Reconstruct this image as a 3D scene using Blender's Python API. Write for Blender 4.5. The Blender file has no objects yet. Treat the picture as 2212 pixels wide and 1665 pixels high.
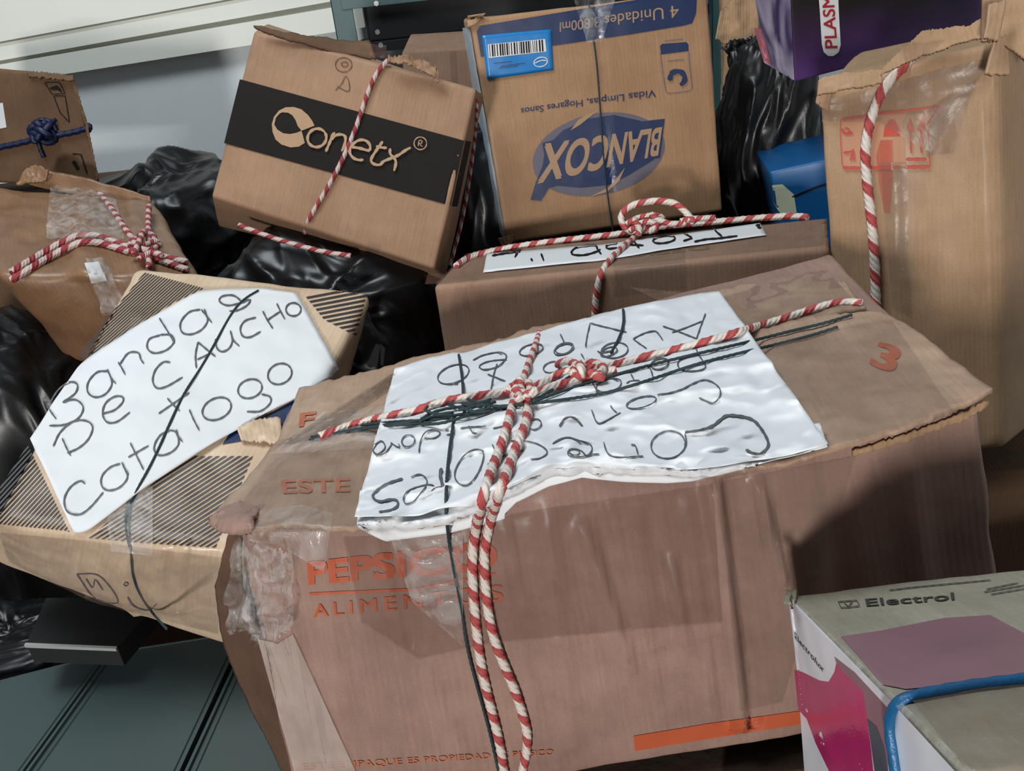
import bpy, bmesh, math, random
import numpy as np
from mathutils import Vector, Matrix, noise
from mathutils.bvhtree import BVHTree
from mathutils.geometry import tessellate_polygon
random.seed(7)
SC = bpy.context.scene
COL = SC.collection

# ------------------------------------------------------------------ camera
F, CX, CY = 1900.0, 1106.0, 832.5
PIT, ROL = math.radians(26), math.radians(6.5)
up = np.array([-math.sin(ROL) * math.cos(PIT), math.cos(ROL) * math.cos(PIT), math.sin(PIT)])
yv = np.array([0, 0, -1.0]) - up * (-up[2]); yv /= np.linalg.norm(yv)
xv = np.cross(yv, up)
R = np.stack([xv, yv, up])
Z0 = 1.30
CAM = np.array([0, 0, Z0])
cd = bpy.data.cameras.new('camera'); cam = bpy.data.objects.new('camera', cd); COL.objects.link(cam)
cd.sensor_width = 36; cd.lens = 36 * F / 2212; cd.clip_start = .02; cd.clip_end = 50
M4 = Matrix([list(R[i]) + [CAM[i]] for i in range(3)] + [[0, 0, 0, 1]])
cam.matrix_world = M4
SC.camera = cam
# ------------------------------------------------------------------ world, lights, exposure
SC.view_settings.view_transform = 'Standard'; SC.view_settings.look = 'None'
SC.view_settings.gamma = 1; SC.view_settings.use_curve_mapping = False
SC.view_settings.exposure = 0.0
wd = bpy.data.worlds.new('world'); SC.world = wd; wd.use_nodes = True
wd.node_tree.nodes['Background'].inputs[0].default_value = (.80, .92, 1, 1)
wd.node_tree.nodes['Background'].inputs[1].default_value = .10


def area(name, loc, target, size, power, col, sy=None):
    l = bpy.data.lights.new(name, 'AREA'); l.energy = power; l.color = col
    l.size = size
    if sy: l.shape = 'RECTANGLE'; l.size_y = sy
    o = bpy.data.objects.new(name, l); COL.objects.link(o)
    d = Vector(target) - Vector(loc)
    o.location = loc; o.rotation_euler = d.to_track_quat('-Z', 'Y').to_euler()
    return o


area('overhead_fill', (-.75, .75, 3.0), (0, 1.1, .8), 1.0, 46, (.88, .96, 1.0), 1.0)  # added overhead fill for top faces and wall, no window there
area('doorway_light', (-.76, -2.3, 1.25), (.1, .9, .8), .24, 80, (1.0, .98, .95), .34)


# ------------------------------------------------------------------ small helpers
def ray(px, py):
    d = R @ np.array([(px - CX) / F, -(py - CY) / F, -1.0])
    return d                                       # length so that depth along the view axis is 1


def P(px, py, z):
    return Vector(CAM + ray(px, py) * z)


def tag(o, label=None, cat=None, group=None, kind=None):
    if label: o['label'] = label
    if cat: o['category'] = cat
    if group: o['group'] = group
    if kind: o['kind'] = kind
    return o


def mesh_obj(name, verts, faces, mat, parent=None, uvs=None, smooth=True, mats=None, fmat=None):
    me = bpy.data.meshes.new(name)
    me.from_pydata([tuple(v) for v in verts], [], faces)
    for m in (mats or [mat]): me.materials.append(m)
    if fmat is not None: me.polygons.foreach_set('material_index', fmat)
    if uvs is not None:
        ul = me.uv_layers.new(name='UVMap')
        li = np.empty(len(me.loops), dtype=np.int32); me.loops.foreach_get('vertex_index', li)
        ul.data.foreach_set('uv', np.array(uvs, dtype=np.float32)[li].ravel())
    if smooth: me.polygons.foreach_set('use_smooth', [True] * len(me.polygons))
    me.update()
    o = bpy.data.objects.new(name, me); COL.objects.link(o)
    if parent:
        o.parent = parent
        o.matrix_parent_inverse = Matrix.Translation(parent.location).inverted()
    return o


def root(name, loc, label, cat, group=None):
    e = bpy.data.objects.new(name, None); COL.objects.link(e); e.location = loc
    e.empty_display_size = .05
    return tag(e, label, cat, group)


def fbm(p, f, s=0.0, oct=2):
    v = Vector((p[0] * f + s * 7.3, p[1] * f - s * 3.1, p[2] * f + s * 1.7))
    a = noise.noise(v)
    if oct > 1: a += .5 * noise.noise(v * 2.1)
    if oct > 2: a += .25 * noise.noise(v * 4.3)
    return a


# ------------------------------------------------------------------ materials
def lin(c):
    return tuple(((x / 255) / 12.92 if x / 255 <= .04045 else ((x / 255 + .055) / 1.055) ** 2.4) for x in c) + (1,)


class NT:
    def __init__(s, name):
        s.m = bpy.data.materials.new(name); s.m.use_nodes = True
        s.t = s.m.node_tree; s.b = s.t.nodes['Principled BSDF']

    def n(s, typ, **k):
        nd = s.t.nodes.new(typ)
        for a, v in k.items():
            if a in nd.inputs.keys(): nd.inputs[a].default_value = v
            else: setattr(nd, a, v)
        return nd

    def l(s, a, b): s.t.links.new(a, b)


MC = {}


def plain(name, col, rough=.6, metal=0, spec=.5, alpha=1, bump=0, bscale=300, var=.12, emit=None, coat=0):
    if name in MC: return MC[name]
    t = NT(name); tc = t.n('ShaderNodeTexCoord')
    nz = t.n('ShaderNodeTexNoise', Scale=bscale / 12, Detail=4.0); t.l(tc.outputs['Object'], nz.inputs['Vector'])
    mx = t.n('ShaderNodeMix', data_type='RGBA'); mx.inputs[6].default_value = tuple(c * (1 - var) for c in col[:3]) + (1,)
    mx.inputs[7].default_value = tuple(min(1, c * (1 + var)) for c in col[:3]) + (1,)
    t.l(nz.outputs['Fac'], mx.inputs[0]); t.l(mx.outputs[2], t.b.inputs['Base Color'])
    t.b.inputs['Roughness'].default_value = rough; t.b.inputs['Metallic'].default_value = metal
    t.b.inputs['Specular IOR Level'].default_value = spec; t.b.inputs['Alpha'].default_value = alpha
    t.b.inputs['Coat Weight'].default_value = coat; t.b.inputs['Coat Roughness'].default_value = .15
    if bump:
        n2 = t.n('ShaderNodeTexNoise', Scale=float(bscale), Detail=3.0); t.l(tc.outputs['Object'], n2.inputs['Vector'])
        bp = t.n('ShaderNodeBump', Strength=bump, Distance=.002); t.l(n2.outputs['Fac'], bp.inputs['Height'])
        t.l(bp.outputs[0], t.b.inputs['Normal'])
    MC[name] = t.m
    return t.m


def cardboard(name, c1, c2, rough=.8, coat=0.0, flute=(1, 0), pitch=.0065, fl=.25, patches=.35, crinkle=0.0):
    """kraft board: mottled paper, fine fibres, faint flutes running across uv (uv are metres)"""
    t = NT(name)
    uv = t.n('ShaderNodeUVMap'); tc = t.n('ShaderNodeTexCoord')
    big = t.n('ShaderNodeTexNoise', Scale=9.0, Detail=5.0, Roughness=.6); t.l(tc.outputs['Object'], big.inputs['Vector'])
    rp = t.n('ShaderNodeValToRGB'); rp.color_ramp.elements[0].position = .32; rp.color_ramp.elements[1].position = .68
    rp.color_ramp.elements[0].color = c2; rp.color_ramp.elements[1].color = c1
    t.l(big.outputs['Fac'], rp.inputs[0])
    # fibres, stretched along the flutes
    mp = t.n('ShaderNodeMapping'); t.l(uv.outputs[0], mp.inputs[0])
    mp.inputs['Scale'].default_value = (260 if flute[0] else 22, 22 if flute[0] else 260, 1)
    fb = t.n('ShaderNodeTexNoise', Scale=1.0, Detail=3.0); t.l(mp.outputs[0], fb.inputs['Vector'])
    fine = t.n('ShaderNodeTexNoise', Scale=700.0, Detail=2.0); t.l(tc.outputs['Object'], fine.inputs['Vector'])
    ad = t.n('ShaderNodeMath', operation='ADD'); t.l(fb.outputs['Fac'], ad.inputs[0]); t.l(fine.outputs['Fac'], ad.inputs[1])
    mr = t.n('ShaderNodeMapRange'); mr.inputs['From Min'].default_value = .6; mr.inputs['From Max'].default_value = 1.4
    mr.inputs['To Min'].default_value = .88; mr.inputs['To Max'].default_value = 1.12
    t.l(ad.outputs[0], mr.inputs['Value'])
    # scuffs
    sc = t.n('ShaderNodeTexNoise', Scale=34.0, Detail=6.0, Roughness=.7); t.l(tc.outputs['Object'], sc.inputs['Vector'])
    sr = t.n('ShaderNodeMapRange'); sr.inputs['From Min'].default_value = .56; sr.inputs['From Max'].default_value = .75
    sr.inputs['To Min'].default_value = 0; sr.inputs['To Max'].default_value = patches
    t.l(sc.outputs['Fac'], sr.inputs['Value'])
    mx = t.n('ShaderNodeMix', data_type='RGBA'); t.l(sr.outputs[0], mx.inputs[0]); t.l(rp.outputs[0], mx.inputs[6])
    mx.inputs[7].default_value = tuple(x * .66 for x in c2[:3]) + (1,)
    vm = t.n('ShaderNodeVectorMath', operation='SCALE'); t.l(mx.outputs[2], vm.inputs[0]); t.l(mr.outputs[0], vm.inputs['Scale'])
    t.l(vm.outputs[0], t.b.inputs['Base Color'])
    # flutes
    sx = t.n('ShaderNodeSeparateXYZ'); t.l(uv.outputs[0], sx.inputs[0])
    m1 = t.n('ShaderNodeMath', operation='MULTIPLY'); t.l(sx.outputs[0 if flute[0] else 1], m1.inputs[0]); m1.inputs[1].default_value = 2 * math.pi / pitch
    s1 = t.n('ShaderNodeMath', operation='SINE'); t.l(m1.outputs[0], s1.inputs[0])
    s2 = t.n('ShaderNodeMath', operation='MULTIPLY'); t.l(s1.outputs[0], s2.inputs[0]); s2.inputs[1].default_value = fl
    s3 = t.n('ShaderNodeMath', operation='ADD'); t.l(s2.outputs[0], s3.inputs[0]); t.l(fine.outputs['Fac'], s3.inputs[1])
    h = s3
    if crinkle:
        ck = t.n('ShaderNodeTexNoise', Scale=42.0, Detail=4.0, Distortion=1.2); t.l(tc.outputs['Object'], ck.inputs['Vector'])
        cm = t.n('ShaderNodeMath', operation='MULTIPLY'); t.l(ck.outputs['Fac'], cm.inputs[0]); cm.inputs[1].default_value = crinkle
        ca = t.n('ShaderNodeMath', operation='ADD'); t.l(cm.outputs[0], ca.inputs[0]); t.l(s3.outputs[0], ca.inputs[1]); h = ca
    bp = t.n('ShaderNodeBump', Strength=.45, Distance=.0006); t.l(h.outputs[0], bp.inputs['Height']); t.l(bp.outputs[0], t.b.inputs['Normal'])
    t.b.inputs['Roughness'].default_value = rough; t.b.inputs['Specular IOR Level'].default_value = .3
    t.b.inputs['Coat Weight'].default_value = coat; t.b.inputs['Coat Roughness'].default_value = .28
    t.m['x'] = 1
    return t.m


def film(name, col, alpha, rough=.22, bump=.6, bscale=60, streak=0.0):
    """clear or brown packing film"""
    t = NT(name); tc = t.n('ShaderNodeTexCoord')
    nz = t.n('ShaderNodeTexNoise', Scale=float(bscale), Detail=4.0, Distortion=1.5); t.l(tc.outputs['Object'], nz.inputs['Vector'])
    bp = t.n('ShaderNodeBump', Strength=bump, Distance=.004); t.l(nz.outputs['Fac'], bp.inputs['Height']); t.l(bp.outputs[0], t.b.inputs['Normal'])
    t.b.inputs['Base Color'].default_value = col; t.b.inputs['Roughness'].default_value = rough
    mr = t.n('ShaderNodeMapRange'); mr.inputs['From Min'].default_value = .35; mr.inputs['From Max'].default_value = .7
    mr.inputs['To Min'].default_value = alpha * (1 - streak); mr.inputs['To Max'].default_value = min(1, alpha * (1 + streak))
    t.l(nz.outputs['Fac'], mr.inputs['Value']); t.l(mr.outputs[0], t.b.inputs['Alpha'])
    t.b.inputs['Specular IOR Level'].default_value = .3
    return t.m


def rope_mat(name, red, white, frac=.42, turns=1):
    t = NT(name); uv = t.n('ShaderNodeUVMap'); sx = t.n('ShaderNodeSeparateXYZ'); t.l(uv.outputs[0], sx.inputs[0])
    ad = t.n('ShaderNodeMath', operation='ADD'); t.l(sx.outputs[0], ad.inputs[0]); t.l(sx.outputs[1], ad.inputs[1])
    fr = t.n('ShaderNodeMath', operation='FRACT'); t.l(ad.outputs[0], fr.inputs[0])
    tc = t.n('ShaderNodeTexCoord'); nz = t.n('ShaderNodeTexNoise', Scale=900.0, Detail=2.0); t.l(tc.outputs['Object'], nz.inputs['Vector'])
    nm = t.n('ShaderNodeMath', operation='MULTIPLY_ADD'); t.l(nz.outputs['Fac'], nm.inputs[0]); nm.inputs[1].default_value = .25; t.l(fr.outputs[0], nm.inputs[2])
    rp = t.n('ShaderNodeValToRGB'); e = rp.color_ramp.elements
    e[0].position = 0; e[0].color = red; e[1].position = frac + .12; e[1].color = red
    a = e.new(frac + .18); a.color = white; b = e.new(1.0); b.color = white
    t.l(nm.outputs[0], rp.inputs[0]); t.l(rp.outputs[0], t.b.inputs['Base Color'])
    # strand grooves
    m1 = t.n('ShaderNodeMath', operation='MULTIPLY'); t.l(ad.outputs[0], m1.inputs[0]); m1.inputs[1].default_value = 2 * math.pi * 4
    s1 = t.n('ShaderNodeMath', operation='SINE'); t.l(m1.outputs[0], s1.inputs[0])
    s2 = t.n('ShaderNodeMath', operation='ADD'); t.l(s1.outputs[0], s2.inputs[0]); t.l(nz.outputs['Fac'], s2.inputs[1])
    bp = t.n('ShaderNodeBump', Strength=.5, Distance=.0008); t.l(s2.outputs[0], bp.inputs['Height']); t.l(bp.outputs[0], t.b.inputs['Normal'])
    t.b.inputs['Roughness'].default_value = .75
    return t.m


K = dict(
    main=cardboard('kraft_pinkish', lin((154, 124, 111)), lin((130, 101, 91)), patches=.25, coat=.12),
    mainflap=cardboard('kraft_under_film', lin((178, 148, 124)), lin((152, 122, 102)), patches=.4, coat=.45, crinkle=2.2),
    con=cardboard('kraft_brown', lin((152, 120, 95)), lin((134, 103, 80)), patches=.15, coat=.08),
    bla=cardboard('kraft_orange', lin((164, 128, 96)), lin((146, 111, 82)), patches=.15, coat=.15),
    tro=cardboard('kraft_rosy', lin((158, 125, 104)), lin((138, 107, 88)), patches=.12),
    tall=cardboard('kraft_tan', lin((170, 138, 108)), lin((152, 121, 92)), patches=.2, coat=.1),
    ban=cardboard('kraft_pale', lin((204, 180, 154)), lin((184, 158, 132)), patches=.25, coat=.3, crinkle=.8),
    mid=cardboard('kraft_taped', lin((134, 100, 72)), lin((106, 76, 54)), patches=.4, coat=.35, rough=.5, crinkle=2.5),
    dark=cardboard('kraft_shaded', lin((104, 78, 57)), lin((82, 60, 43)), patches=.4),  # colour lowered for the shade on the upper left box
    inner=cardboard('kraft_inside_shaded', lin((96, 70, 54)), lin((74, 53, 40)), patches=.4, flute=(0, 1)),  # darker brown holds the shade inside the flap opening
    raw=cardboard('torn_fibre', lin((176, 144, 112)), lin((146, 114, 86)), patches=.3, fl=.8),
    ele=cardboard('grey_white_board_dimmed', lin((158, 152, 136)), lin((130, 125, 110)), patches=.3, coat=.3, fl=.1, crinkle=1.2),  # board colour lowered to stand for dim light on the carton top
)
PAPER = plain('white_paper', lin((214, 215, 217)), .7, var=.03, bump=.12, bscale=26)
INK = plain('pencil_ink', lin((78, 80, 84)), .6, var=.2)
BLACKINK = plain('black_print', lin((26, 21, 20)), .8, var=.1, spec=.2)
STRIPEINK = plain('charcoal_print', lin((48, 44, 44)), .45, var=.1)
ORANGE = plain('orange_print', lin((178, 82, 48)), .6, var=.1)
ORANGE2 = plain('faded_orange_print', lin((176, 98, 66)), .6, var=.12)
REDP = plain('red_print', lin((178, 62, 44)), .6, var=.15)
REDW = plain('red_wash_print', lin((188, 108, 80)), .6, var=.15)
NAVY = plain('navy_print', lin((16, 36, 76)), .45, var=.12, coat=.3)
NAVY2 = plain('slate_blue_print', lin((92, 86, 98)), .5, var=.12)
SKY = plain('bright_blue_label', lin((10, 112, 178)), .35, var=.06, coat=.3)
TAN = plain('unprinted_tan', lin((158, 126, 96)), .6, var=.06)
WHITEP = plain('white_print', lin((205, 205, 205)), .5, var=.05)
TAPE = film('clear_packing_tape', lin((140, 118, 104)), .26, rough=.25, bump=.25, bscale=30, streak=.3)
TAPED = film('brown_packing_tape', lin((112, 80, 68)), .24, rough=.35, bump=.12, bscale=25, streak=.15)
PALEF = film('pale_tape', lin((206, 190, 180)), .42, rough=.35, bump=.15, bscale=20, streak=.15)
CLEAR = film('crumpled_clear_film', lin((226, 224, 222)), .17, rough=.15, bump=.8, bscale=38, streak=.8)
BAG = plain('black_plastic_bag', lin((13, 14, 16)), .36, var=.3, bump=.25, bscale=30, spec=.4)
ROPE = rope_mat('red_white_rope', lin((168, 70, 68)), lin((210, 198, 188)))
ROPE2 = rope_mat('dull_red_white_rope', lin((138, 46, 52)), lin((188, 168, 162)), frac=.45)
STRING = plain('dark_green_string', lin((26, 46, 50)), .7, var=.3, bump=.4, bscale=900)
BLUEROPE = plain('blue_plastic_rope', lin((16, 80, 122)), .4, var=.2, bump=.3, bscale=500)
NAVYROPE = plain('navy_raffia', lin((8, 22, 58)), .5, var=.3, bump=.4, bscale=400)

# ------------------------------------------------------------------ geometry engine
CN = ['lfd', 'rfd', 'rbd', 'lbd', 'lfu', 'rfu', 'rbu', 'lbu']
TRI = {'l': 0, 'r': 1, 'f': 0, 'b': 1, 'd': 0, 'u': 1}


class Hex:
    """a carton: eight corners, rounded edges, dents and creases"""

    def __init__(s, name, c, mat, parent, r=.006, amp=.0015, nf=9, seed=1, step=.008, creases=(), bulge=None, mname='carton_body'):
        s.c = {k: np.array(v, float) for k, v in c.items()}
        C = s.c; L = lambda a, b: np.linalg.norm(C[a] - C[b])
        s.d = np.array([(L('lfd', 'rfd') + L('lfu', 'rfu') + L('lbu', 'rbu')) / 3, (L('lfu', 'lbu') + L('rfu', 'rbu')) / 2, (L('lfd', 'lfu') + L('rfd', 'rfu')) / 2])
        s.r, s.amp, s.nf, s.seed, s.creases, s.bulge = r, amp, nf, seed, [], bulge or {}
        for (face, a, b, w, h) in creases:
            s.creases.append((face, s.inv(face, *a), s.inv(face, *b), w, h))
        V = []; Fc = []; UV = []
        for face, (ax, av, ua, va) in dict(f=(1, 0, 0, 2), b=(1, 1, 0, 2), l=(0, 0, 1, 2), r=(0, 1, 1, 2), u=(2, 1, 0, 1), d=(2, 0, 0, 1)).items():
            st = step if face in 'flru' else .03
            us = s.lines(ua, st); vs = s.lines(va, st); b0 = len(V)
            for v in vs:
                for u in us:
                    p = np.zeros(3); p[ax] = av; p[ua] = u; p[va] = v
                    V.append(s.surf(p)); UV.append((u * s.d[ua], v * s.d[va]))
            n = len(us); flip = (face in 'blu') != False
            for j in range(len(vs) - 1):
                for i in range(n - 1):
                    a = b0 + j * n + i; q = (a, a + 1, a + 1 + n, a + n)
                    Fc.append(q)
        s.o = mesh_obj(mname, V, Fc, mat, parent, UV)
        bm = bmesh.new(); bm.from_mesh(s.o.data)
        bmesh.ops.remove_doubles(bm, verts=bm.verts, dist=1e-5); bmesh.ops.recalc_face_normals(bm, faces=bm.faces)
        bm.to_mesh(s.o.data); s.bvh = BVHTree.FromBMesh(bm); bm.free()

    def lines(s, a, st):
        d = s.d[a]; r = s.r
        e = [0, r * .3, r * .65, r]; n = max(2, int((d - 2 * r) / st))
        m = list(np.linspace(r, d - r, n + 1))[1:-1]
        return np.array(e + m + [d - x for x in e[::-1]]) / d

    def tri(s, p):
        x, y, z = p; C = s.c
        return ((1 - x) * (1 - y) * (1 - z) * C['lfd'] + x * (1 - y) * (1 - z) * C['rfd'] + x * y * (1 - z) * C['rbd'] + (1 - x) * y * (1 - z) * C['lbd']
                + (1 - x) * (1 - y) * z * C['lfu'] + x * (1 - y) * z * C['rfu'] + x * y * z * C['rbu'] + (1 - x) * y * z * C['lbu'])

    def surf(s, p):
        q = np.array(p) * s.d
        c = np.minimum(np.maximum(q, s.r), s.d - s.r); v = q - c; L = np.linalg.norm(v)
        n = v / L if L > 1e-9 else v
        q = c + n * s.r
        h = s.amp * fbm(q, s.nf, s.seed, 3)
        for (face, a, b, w, hh) in s.creases:
            ax, sg = dict(f=(1, -1), b=(1, 1), l=(0, -1), r=(0, 1), u=(2, 1), d=(2, -1))[face]
            if n[ax] * sg < .5: continue
            idx = [i for i in range(3) if i != ax]
            pq = q[idx]; ab = b - a; L2 = ab @ ab
            t = (pq - a) @ ab / L2; tc = min(1, max(0, t)); ds = np.linalg.norm(pq - a - ab * tc)
            if ds < 3 * w: h += hh * math.exp(-(ds / w) ** 2)
        for face, bl in s.bulge.items():
            ax, sg = dict(f=(1, -1), b=(1, 1), l=(0, -1), r=(0, 1), u=(2, 1), d=(2, -1))[face]
            if n[ax] * sg > .5:
                idx = [i for i in range(3) if i != ax]; t = q[idx] / s.d[idx]
                h += bl * math.sin(math.pi * min(1, max(0, t[0]))) * math.sin(math.pi * min(1, max(0, t[1])))
        return s.tri((q + n * h) / s.d)

    def plane(s, face):
        ks = [k for k in CN if face in k]
        ctr = sum(s.c[k] for k in ks) / 4
        a, b, c_, d_ = dict(f=('lfd', 'rfd', 'rfu', 'lfu'), b=('rbd', 'lbd', 'lbu', 'rbu'), l=('lbd', 'lfd', 'lfu', 'lbu'), r=('rfd', 'rbd', 'rbu', 'rfu'), u=('lfu', 'rfu', 'rbu', 'lbu'), d=('lbd', 'rbd', 'rfd', 'lfd'))[face]
        n = np.cross(s.c[c_] - s.c[a], s.c[d_] - s.c[b]); n /= np.linalg.norm(n)
        return ctr, n

    def inv(s, face, px, py):
        """pixel -> metres on the face"""
        ctr, n = s.plane(face); d = ray(px, py); t = ((ctr - CAM) @ n) / (d @ n); w = CAM + d * t
        ax = dict(f=1, b=1, l=0, r=0, u=2, d=2)[face]; av = dict(f=0, b=1, l=0, r=1, u=1, d=0)[face]
        idx = [i for i in range(3) if i != ax]
        p = np.full(3, .5); p[ax] = av
        for _ in range(12):
            f0 = s.tri(p) - w; J = np.stack([(s.tri(p + np.eye(3)[i] * 1e-4) - s.tri(p)) / 1e-4 for i in idx], 1)
            dx = np.linalg.lstsq(J, -f0, rcond=None)[0]; p[idx] += dx
        return p[idx] * s.d[idx]


class Surf:
    """one or more meshes plus a fallback plane to lay things on"""

    def __init__(s, bvhs, plane=None): s.b = bvhs; s.p = plane

    def hit(s, px, py):
        d = ray(px, py); dn = Vector(d).normalized(); best = None
        for b in s.b:
            h = b.ray_cast(Vector(CAM), dn)
            if h[0] is not None and (best is None or h[3] < best[2]):
                n = h[1] if h[1].dot(dn) < 0 else -h[1]
                best = (h[0], n, h[3])
        if best: return best[0], best[1]
        if s.p is None: return None, None
        ctr, n = s.p; t = ((ctr - CAM) @ n) / (d @ n); n = Vector(n)
        if n.dot(dn) > 0: n = -n
        return Vector(CAM + d * t), n


class ZSurf:
    """free-hanging things: depth given as a function of the picture position"""

    def __init__(s, f, n=(0, -1, .3)): s.f = f; s.n = Vector(n).normalized()

    def hit(s, px, py): return P(px, py, s.f(px, py)), s.n.copy()


def lift_off(h, n, o):
    """raise a point off the surface to height o without shifting it sideways as seen from the front"""
    v = Vector(CAM) - Vector(h); v.normalize(); n = Vector(n)
    return Vector(h) + v * (o / max(v.dot(n), .35))


def resample(pl, n, jag=0, seed=0):
    pl = np.array(pl, float)
    if len(pl) == 1: return np.repeat(pl, n, 0)
    d = np.r_[0, np.cumsum(np.linalg.norm(np.diff(pl, axis=0), axis=1))]
    t = np.linspace(0, d[-1], n); out = np.stack([np.interp(t, d, pl[:, i]) for i in range(pl.shape[1])], 1)
    if jag:
        rn = random.Random(seed)
        for k in range(n): out[k, :2] += (rn.uniform(-jag, jag) * .4, rn.uniform(-jag, jag))
    return out


def spline(pl, n):
    """Catmull-Rom through the points, n samples"""
    p = np.array(pl, float)
    if len(p) < 3: return resample(p, n)
    q = np.vstack([2 * p[0] - p[1], p, 2 * p[-1] - p[-2]]); out = []
    for i in range(1, len(q) - 2):
        for t in np.linspace(0, 1, 12, endpoint=False):
            a, b, c, d = q[i - 1], q[i], q[i + 1], q[i + 2]
            out.append(.5 * (2 * b + (c - a) * t + (2 * a - 5 * b + 4 * c - d) * t * t + (3 * b - a - 3 * c + d) * t ** 3))
    out.append(p[-1])
    return resample(np.array(out), n)


def patch(name, A, B, surf, mat, parent, off=.001, nu=40, nv=20, thick=0, wr=0, wf=30, seed=1, smooth=0, jag=0, jagB=None, uvrot=False, lift=None, wr2=0, bend=None):
    """a sheet whose far edge is A and near edge is B (picture positions), laid on surf"""
    a = resample(A, nu, jag, seed); b = resample(B, nu, jag if jagB is None else jagB, seed + 1)
    pos = np.zeros((nv, nu, 3)); nor = np.zeros((nv, nu, 3))
    for j in range(nv):
        t = j / (nv - 1)
        for i in range(nu):
            q = a[i] * (1 - t) + b[i] * t
            h, n = surf.hit(q[0], q[1])
            pos[j, i] = h; nor[j, i] = n
    for _ in range(smooth):
        for arr in (pos, nor):
            m = arr.copy()
            m[1:-1] = arr[1:-1] * .5 + (arr[:-2] + arr[2:]) * .25; arr[:] = m
            m = arr.copy(); m[:, 1:-1] = arr[:, 1:-1] * .5 + (arr[:, :-2] + arr[:, 2:]) * .25; arr[:] = m
    nor /= np.linalg.norm(nor, axis=2, keepdims=True) + 1e-9
    du = np.linalg.norm(np.diff(pos[nv // 2], axis=0), axis=1).sum(); dv = np.linalg.norm(np.diff(pos[:, nu // 2], axis=0), axis=1).sum()
    V = []; UV = []
    for j in range(nv):
        for i in range(nu):
            p = pos[j, i]; o = off
            if wr: o += wr * (.6 + fbm(p, wf, seed, 3))
            if wr2:                                    # sharp crumples
                o += wr2 * (1 - abs(fbm(p, wf * .6, seed + 5, 2)) * 2.2)
            if lift: o += lift(i / (nu - 1), j / (nv - 1))
            V.append(np.array(lift_off(p, nor[j, i], off)) + nor[j, i] * (o - off))
            uu, vv = i / (nu - 1) * du, j / (nv - 1) * dv
            UV.append((vv, uu) if uvrot else (uu, vv))
    Fc = [(j * nu + i, (j + 1) * nu + i, (j + 1) * nu + i + 1, j * nu + i + 1) for j in range(nv - 1) for i in range(nu - 1)]
    if thick:
        n0 = len(V)
        for j in range(nv):
            for i in range(nu):
                V.append(np.array(V[j * nu + i]) - nor[j, i] * thick); UV.append(UV[j * nu + i])
        Fc += [tuple(n0 + k for k in f[::-1]) for f in list(Fc)]
        ring = [i for i in range(nu)] + [j * nu + nu - 1 for j in range(1, nv)] + [(nv - 1) * nu + i for i in range(nu - 2, -1, -1)] + [j * nu for j in range(nv - 2, 0, -1)]
        for k in range(len(ring)):
            x, y = ring[k], ring[(k + 1) % len(ring)]
            Fc.append((x, y, y + n0, x + n0))
    o = mesh_obj(name, V, Fc, mat, parent, UV)
    o['_s'] = 1
    BV[o.name] = BVHTree.FromPolygons([tuple(v) for v in V], Fc)
    return o


BV = {}


def bv(o): return BV[o.name]


def decal_poly(name, polys, surf, mat, parent, off=.0012, edge=.006, join=None):
    """flat print: polygons in picture positions, cut fine and laid on surf"""
    bm = bmesh.new()
    for pl in polys:
        vs = [bm.verts.new((x, y, 0)) for x, y in pl]
        tr = tessellate_polygon([[Vector((x, y, 0)) for x, y in pl]])
        for t in tr:
            try: bm.faces.new([vs[k] for k in t])
            except ValueError: pass
    return finish_decal(name, bm, surf, mat, parent, off)


def finish_decal(name, bm, surf, mat, parent, off, maxpx=9):
    for _ in range(5):
        es = [e for e in bm.edges if e.calc_length() > maxpx]
        if not es: break
        bmesh.ops.subdivide_edges(bm, edges=es, cuts=1, use_grid_fill=False)
        bmesh.ops.triangulate(bm, faces=[f for f in bm.faces if len(f.verts) > 3])
    V = []; bm.verts.ensure_lookup_table()
    for i, v in enumerate(bm.verts):
        v.index = i
        h, n = surf.hit(v.co.x, v.co.y); V.append(lift_off(h, n, off * .6 + v.co.z))
    Fc = [[v.index for v in f.verts] for f in bm.faces]
    bm.free()
    return mesh_obj(name, V, Fc, mat, parent, smooth=False)


def homog(quad):
    src = [(0, 0), (1, 0), (1, 1), (0, 1)]; A = []; b = []
    for (x, y), (u, v) in zip(src, quad):
        A += [[x, y, 1, 0, 0, 0, -u * x, -u * y], [0, 0, 0, x, y, 1, -v * x, -v * y]]; b += [u, v]
    h = np.linalg.solve(np.array(A, float), np.array(b, float)); H = np.append(h, 1).reshape(3, 3)
    return H


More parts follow.
